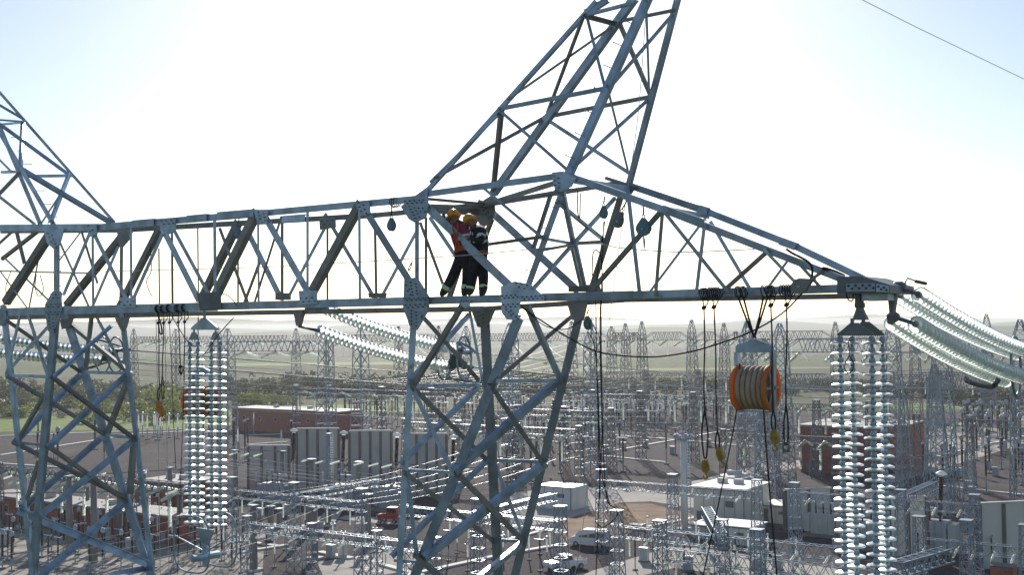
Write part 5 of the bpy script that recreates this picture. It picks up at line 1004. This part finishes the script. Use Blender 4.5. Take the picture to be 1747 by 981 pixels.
# ================================================================== THE TWO WORKERS
def skin_body(name, joints, edges, parent):
    me = bpy.data.meshes.new(name); names = list(joints); idx = {k: i for i, k in enumerate(names)}
    me.from_pydata([tuple(joints[k][0]) for k in names], [(idx[a], idx[b]) for a, b in edges], [])
    o = bpy.data.objects.new(name, me); COL.objects.link(o)
    md = o.modifiers.new('skin', 'SKIN'); md.use_smooth_shade = True
    for i, k in enumerate(names):
        r = joints[k][1]; r = r if isinstance(r, tuple) else (r, r)
        me.skin_vertices[0].data[i].radius = r; me.skin_vertices[0].data[i].use_root = (k == 'pelvis')
    sb = o.modifiers.new('sub', 'SUBSURF'); sb.levels = 2; sb.render_levels = 2
    dg = bpy.context.evaluated_depsgraph_get(); dg.update(); ev = o.evaluated_get(dg)
    m2 = bpy.data.meshes.new_from_object(ev); bpy.data.objects.remove(o)
    return m2
def worker(label, J, coat, hand_at):
    ft = J['pelvis'][0].copy(); root = thing('person', ft, label, 'person')
    edges = [('pelvis', 'belly'), ('belly', 'chest'), ('chest', 'neck'), ('neck', 'head'), ('head', 'crown')]
    for s in 'lr':
        edges += [('pelvis', s + 'hip'), (s + 'hip', s + 'knee'), (s + 'knee', s + 'ankle'), (s + 'ankle', s + 'toe'), ('chest', s + 'sho'), (s + 'sho', s + 'elb'), (s + 'elb', s + 'wri'), (s + 'wri', s + 'palm')]
        a, b = J[s + 'wri'][0], J[s + 'palm'][0]; ax = (b - a).normalized(); e = ax.cross(UP); e = e.normalized() if e.length > .1 else DV.copy(); g = e.cross(ax)
        for i, (x, L) in enumerate(((-.032, .06), (-.011, .075), (.011, .07), (.032, .055))):
            p = b + e * x + ax * .012; k1, k2 = f'{s}f{i}a', f'{s}f{i}b'
            J[k1] = (p + ax * L * .55, .009); J[k2] = (p + ax * L * .8 - g * L * .4, .008); edges += [(s + 'palm', k1), (k1, k2)]
        J[s + 'ta'] = (a.lerp(b, .5) + e * .045, .011); J[s + 'tb'] = (a.lerp(b, .5) + e * .055 + ax * .045, .009); edges += [(s + 'wri', s + 'ta'), (s + 'ta', s + 'tb')]
    fw = J.pop('face')[0]; me = skin_body('body', J, edges, root)
    for k in ('navy', 'skin', 'boots'): me.materials.append(MAT[k])
    hd = J['head'][0]; skinpts = [(hd, .17)] + [(J[s + 'palm'][0], .09) for s in 'lr'] + [(J[s + 'tb'][0], .04) for s in 'lr']
    bootpts = [(J[s + 'toe'][0], .16) for s in 'lr'] + [(J[s + 'ankle'][0], .09) for s in 'lr']
    for p in me.polygons:
        c = p.center; p.use_smooth = True
        if any((c - q).length < r for q, r in skinpts): p.material_index = 1
        elif any((c - q).length < r for q, r in bootpts): p.material_index = 2
    def shell(nm, pred, off, mt):
        bm = MB(); mp = {}
        for p in me.polygons:
            if pred(p.center):
                idx = []
                for vi in p.vertices:
                    if vi not in mp: mp[vi] = len(bm.v); bm.v.append(me.vertices[vi].co + me.vertices[vi].normal * off)
                    idx.append(mp[vi])
                bm.f.append(tuple(idx))
        if bm.f:
            o = bm.build(nm, mt, root, True); sd = o.modifiers.new('thick', 'SOLIDIFY'); sd.thickness = .006; return o
    cc = me.copy(); cc.transform(Matrix.Translation(-ft)); link('body', cc, root)
    pe, ch, nk = J['pelvis'][0], J['chest'][0], J['neck'][0]; axs = (ch - pe).normalized(); Lt = (nk - pe).dot(axs)
    tt = lambda c: (c - pe).dot(axs) / Lt
    armd = lambda c: min((c - J[s + 'elb'][0]).length for s in 'lr') > .14 and min((c - J[s + 'sho'][0]).length for s in 'lr') > .085
    shell('vest', lambda c: .28 < tt(c) < .93 and (c - (pe + axs * Lt * tt(c))).length < .24 and armd(c), .014, coat)
    shell('belt', lambda c: .16 < tt(c) < .26 and (c - pe).length < .3, .02, 'orange_vest')
    for k in (.50, .72): shell('reflective_stripe', lambda c: k < tt(c) < k + .07 and (c - (pe + axs * Lt * tt(c))).length < .24 and armd(c), .02, 'reflect_white')
    for s in 'lr':
        kn, an = J[s + 'knee'][0], J[s + 'ankle'][0]; ax = (an - kn).normalized(); Ll = (an - kn).length
        shell('reflective_band', lambda c: .60 < (c - kn).dot(ax) / Ll < .78 and (c - (kn + ax * (c - kn).dot(ax))).length < .13, .008, 'reflect')
        sh, el = J[s + 'sho'][0], J[s + 'elb'][0]; ax2 = (el - sh).normalized(); L2 = (el - sh).length
        shell('arm_stripe', lambda c: .5 < (c - sh).dot(ax2) / L2 < .72 and (c - (sh + ax2 * (c - sh).dot(ax2))).length < .1, .006, 'reflect_white')
    up = (J['crown'][0] - hd).normalized(); c = J['crown'][0] - up * .03
    pr = [(.155, -.012), (.155, 0), (.122, .008), (.120, .05), (.105, .10), (.07, .135), (.0, .15)]
    hl = MB().lathe(pr, 20, c, up).build('helmet', 'helmet', root, True)
    br = fw - up * fw.dot(up); br.normalize(); sd_ = up.cross(br)
    MB().prism([c + br * .12 + sd_ * .11, c + br * .2 + sd_ * .05, c + br * .2 - sd_ * .05, c + br * .12 - sd_ * .11], up * .012).build('helmet_brim', 'helmet', hl)
    MB().prism([hd + br * .10 + up * .01, hd + br * .135 - up * .03, hd + br * .10 - up * .035], sd_ * .03).build('nose', 'skin', root)
    for k in (-1, 1):
        MB().lathe([(.002, -.012), (.013, 0), (.002, .012)], 8, hd + br * .098 + sd_ * (.034 * k) + up * .02, br).build('eye', 'hole', root)
        MB().lathe([(.01, -.012), (.03, -.006), (.03, .006), (.01, .012)], 8, hd + sd_ * (.1 * k), sd_).build('ear', 'skin', root)
    MB().bar(hd + br * .1 - up * .065 - sd_ * .025, hd + br * .1 - up * .065 + sd_ * .025, .012, .01).build('mouth', 'boots', root)
    # harness straps
    for k in (-1, 1):
        s = 'lr'[k > 0]; a = J[s + 'sho'][0] * .35 + nk * .65
        MB().tube(poly([a + V((0, 0, .04)) - NV * .10, ch - NV * .165 + DV * (.05 * k), J['belly'][0] - NV * .17 - DV * (.06 * k)], 5), .016, 6).build('harness_strap', 'orange_vest', root)
    return root
def jt(px, py, w_, r): return (B(px, py, w_), r)
A = dict(pelvis=jt(792, 442, .16, (.185, .15)), belly=jt(790, 424, .15, (.18, .145)), chest=jt(786, 396, .16, (.20, .15)), neck=jt(779, 380, .20, .075), head=jt(775, 373, .24, (.092, .098)), crown=jt(773, 367, .25, (.09, .092)),
    lhip=jt(784, 447, .14, .13), lknee=jt(771, 474, .10, .105), lankle=jt(757, 498, .08, .085), ltoe=jt(753, 503.5, .2, .05),
    rhip=jt(798, 447, .18, .13), rknee=jt(797, 475, .24, .108), rankle=jt(793, 499, .10, .085), rtoe=jt(792, 503, .26, .05),
    lsho=jt(771, 387, .13, .09), lelb=jt(761, 380, .30, .072), lwri=jt(757, 373, .48, .042), lpalm=jt(757, 366, .56, .036),
    rsho=jt(800, 388, .22, .09), relb=jt(806, 392, .50, .072), rwri=jt(798, 378, .68, .042), rpalm=jt(794, 372, .74, .036), face=(NV * .6 - DV * .5 + UP * .2, .01))
Bj = dict(pelvis=jt(816, 442, .24, (.18, .15)), belly=jt(817, 424, .24, (.175, .15)), chest=jt(817, 400, .24, (.20, .16)), neck=jt(809, 386, .24, .075), head=jt(804, 380, .24, (.092, .098)), crown=jt(800, 375, .24, (.09, .092)),
    lhip=jt(810, 447, .16, .13), lknee=jt(806, 474, .14, .105), lankle=jt(802, 498, .10, .085), ltoe=jt(799, 503, .0, .05),
    rhip=jt(821, 447, .32, .13), rknee=jt(825, 474, .28, .108), rankle=jt(824, 498, .12, .085), rtoe=jt(821, 503, -.02, .05),
    lsho=jt(819, 393, .02, .10), lelb=jt(822, 411, -.12, .082), lwri=jt(806, 408, -.14, .045), lpalm=jt(798, 404, -.12, .036),
    rsho=jt(822, 394, .46, .095), relb=jt(812, 399, .66, .075), rwri=jt(804, 390, .72, .042), rpalm=jt(802, 383, .74, .036), face=(-DV * .8 + NV * .3 - UP * .2, .01))
worker('worker in pink vest and yellow helmet, legs apart, reaching up to the chord', A, 'vest', None)
worker('worker in dark jacket and orange harness, bending over behind the broad diagonal', Bj, 'navy', None)
# ================================================================== HAZE over the whole site
hb = MB().box((0, 4400, 29.5), (19000, 0, 0), (0, 9400, 0), (0, 0, 63)).build('haze', None)
hb['kind'] = 'stuff'; hb['label'] = 'thin pale haze over the plain'
hm = bpy.data.materials.new('haze'); hm.use_nodes = True; t = hm.node_tree; t.nodes.clear()
ou = t.nodes.new('ShaderNodeOutputMaterial'); pv = t.nodes.new('ShaderNodeVolumePrincipled'); pv.inputs['Color'].default_value = (.93, .95, 1, 1); pv.inputs['Density'].default_value = .0001; pv.inputs['Anisotropy'].default_value = .45
t.links.new(pv.outputs[0], ou.inputs['Volume']); hb.data.materials.append(hm)
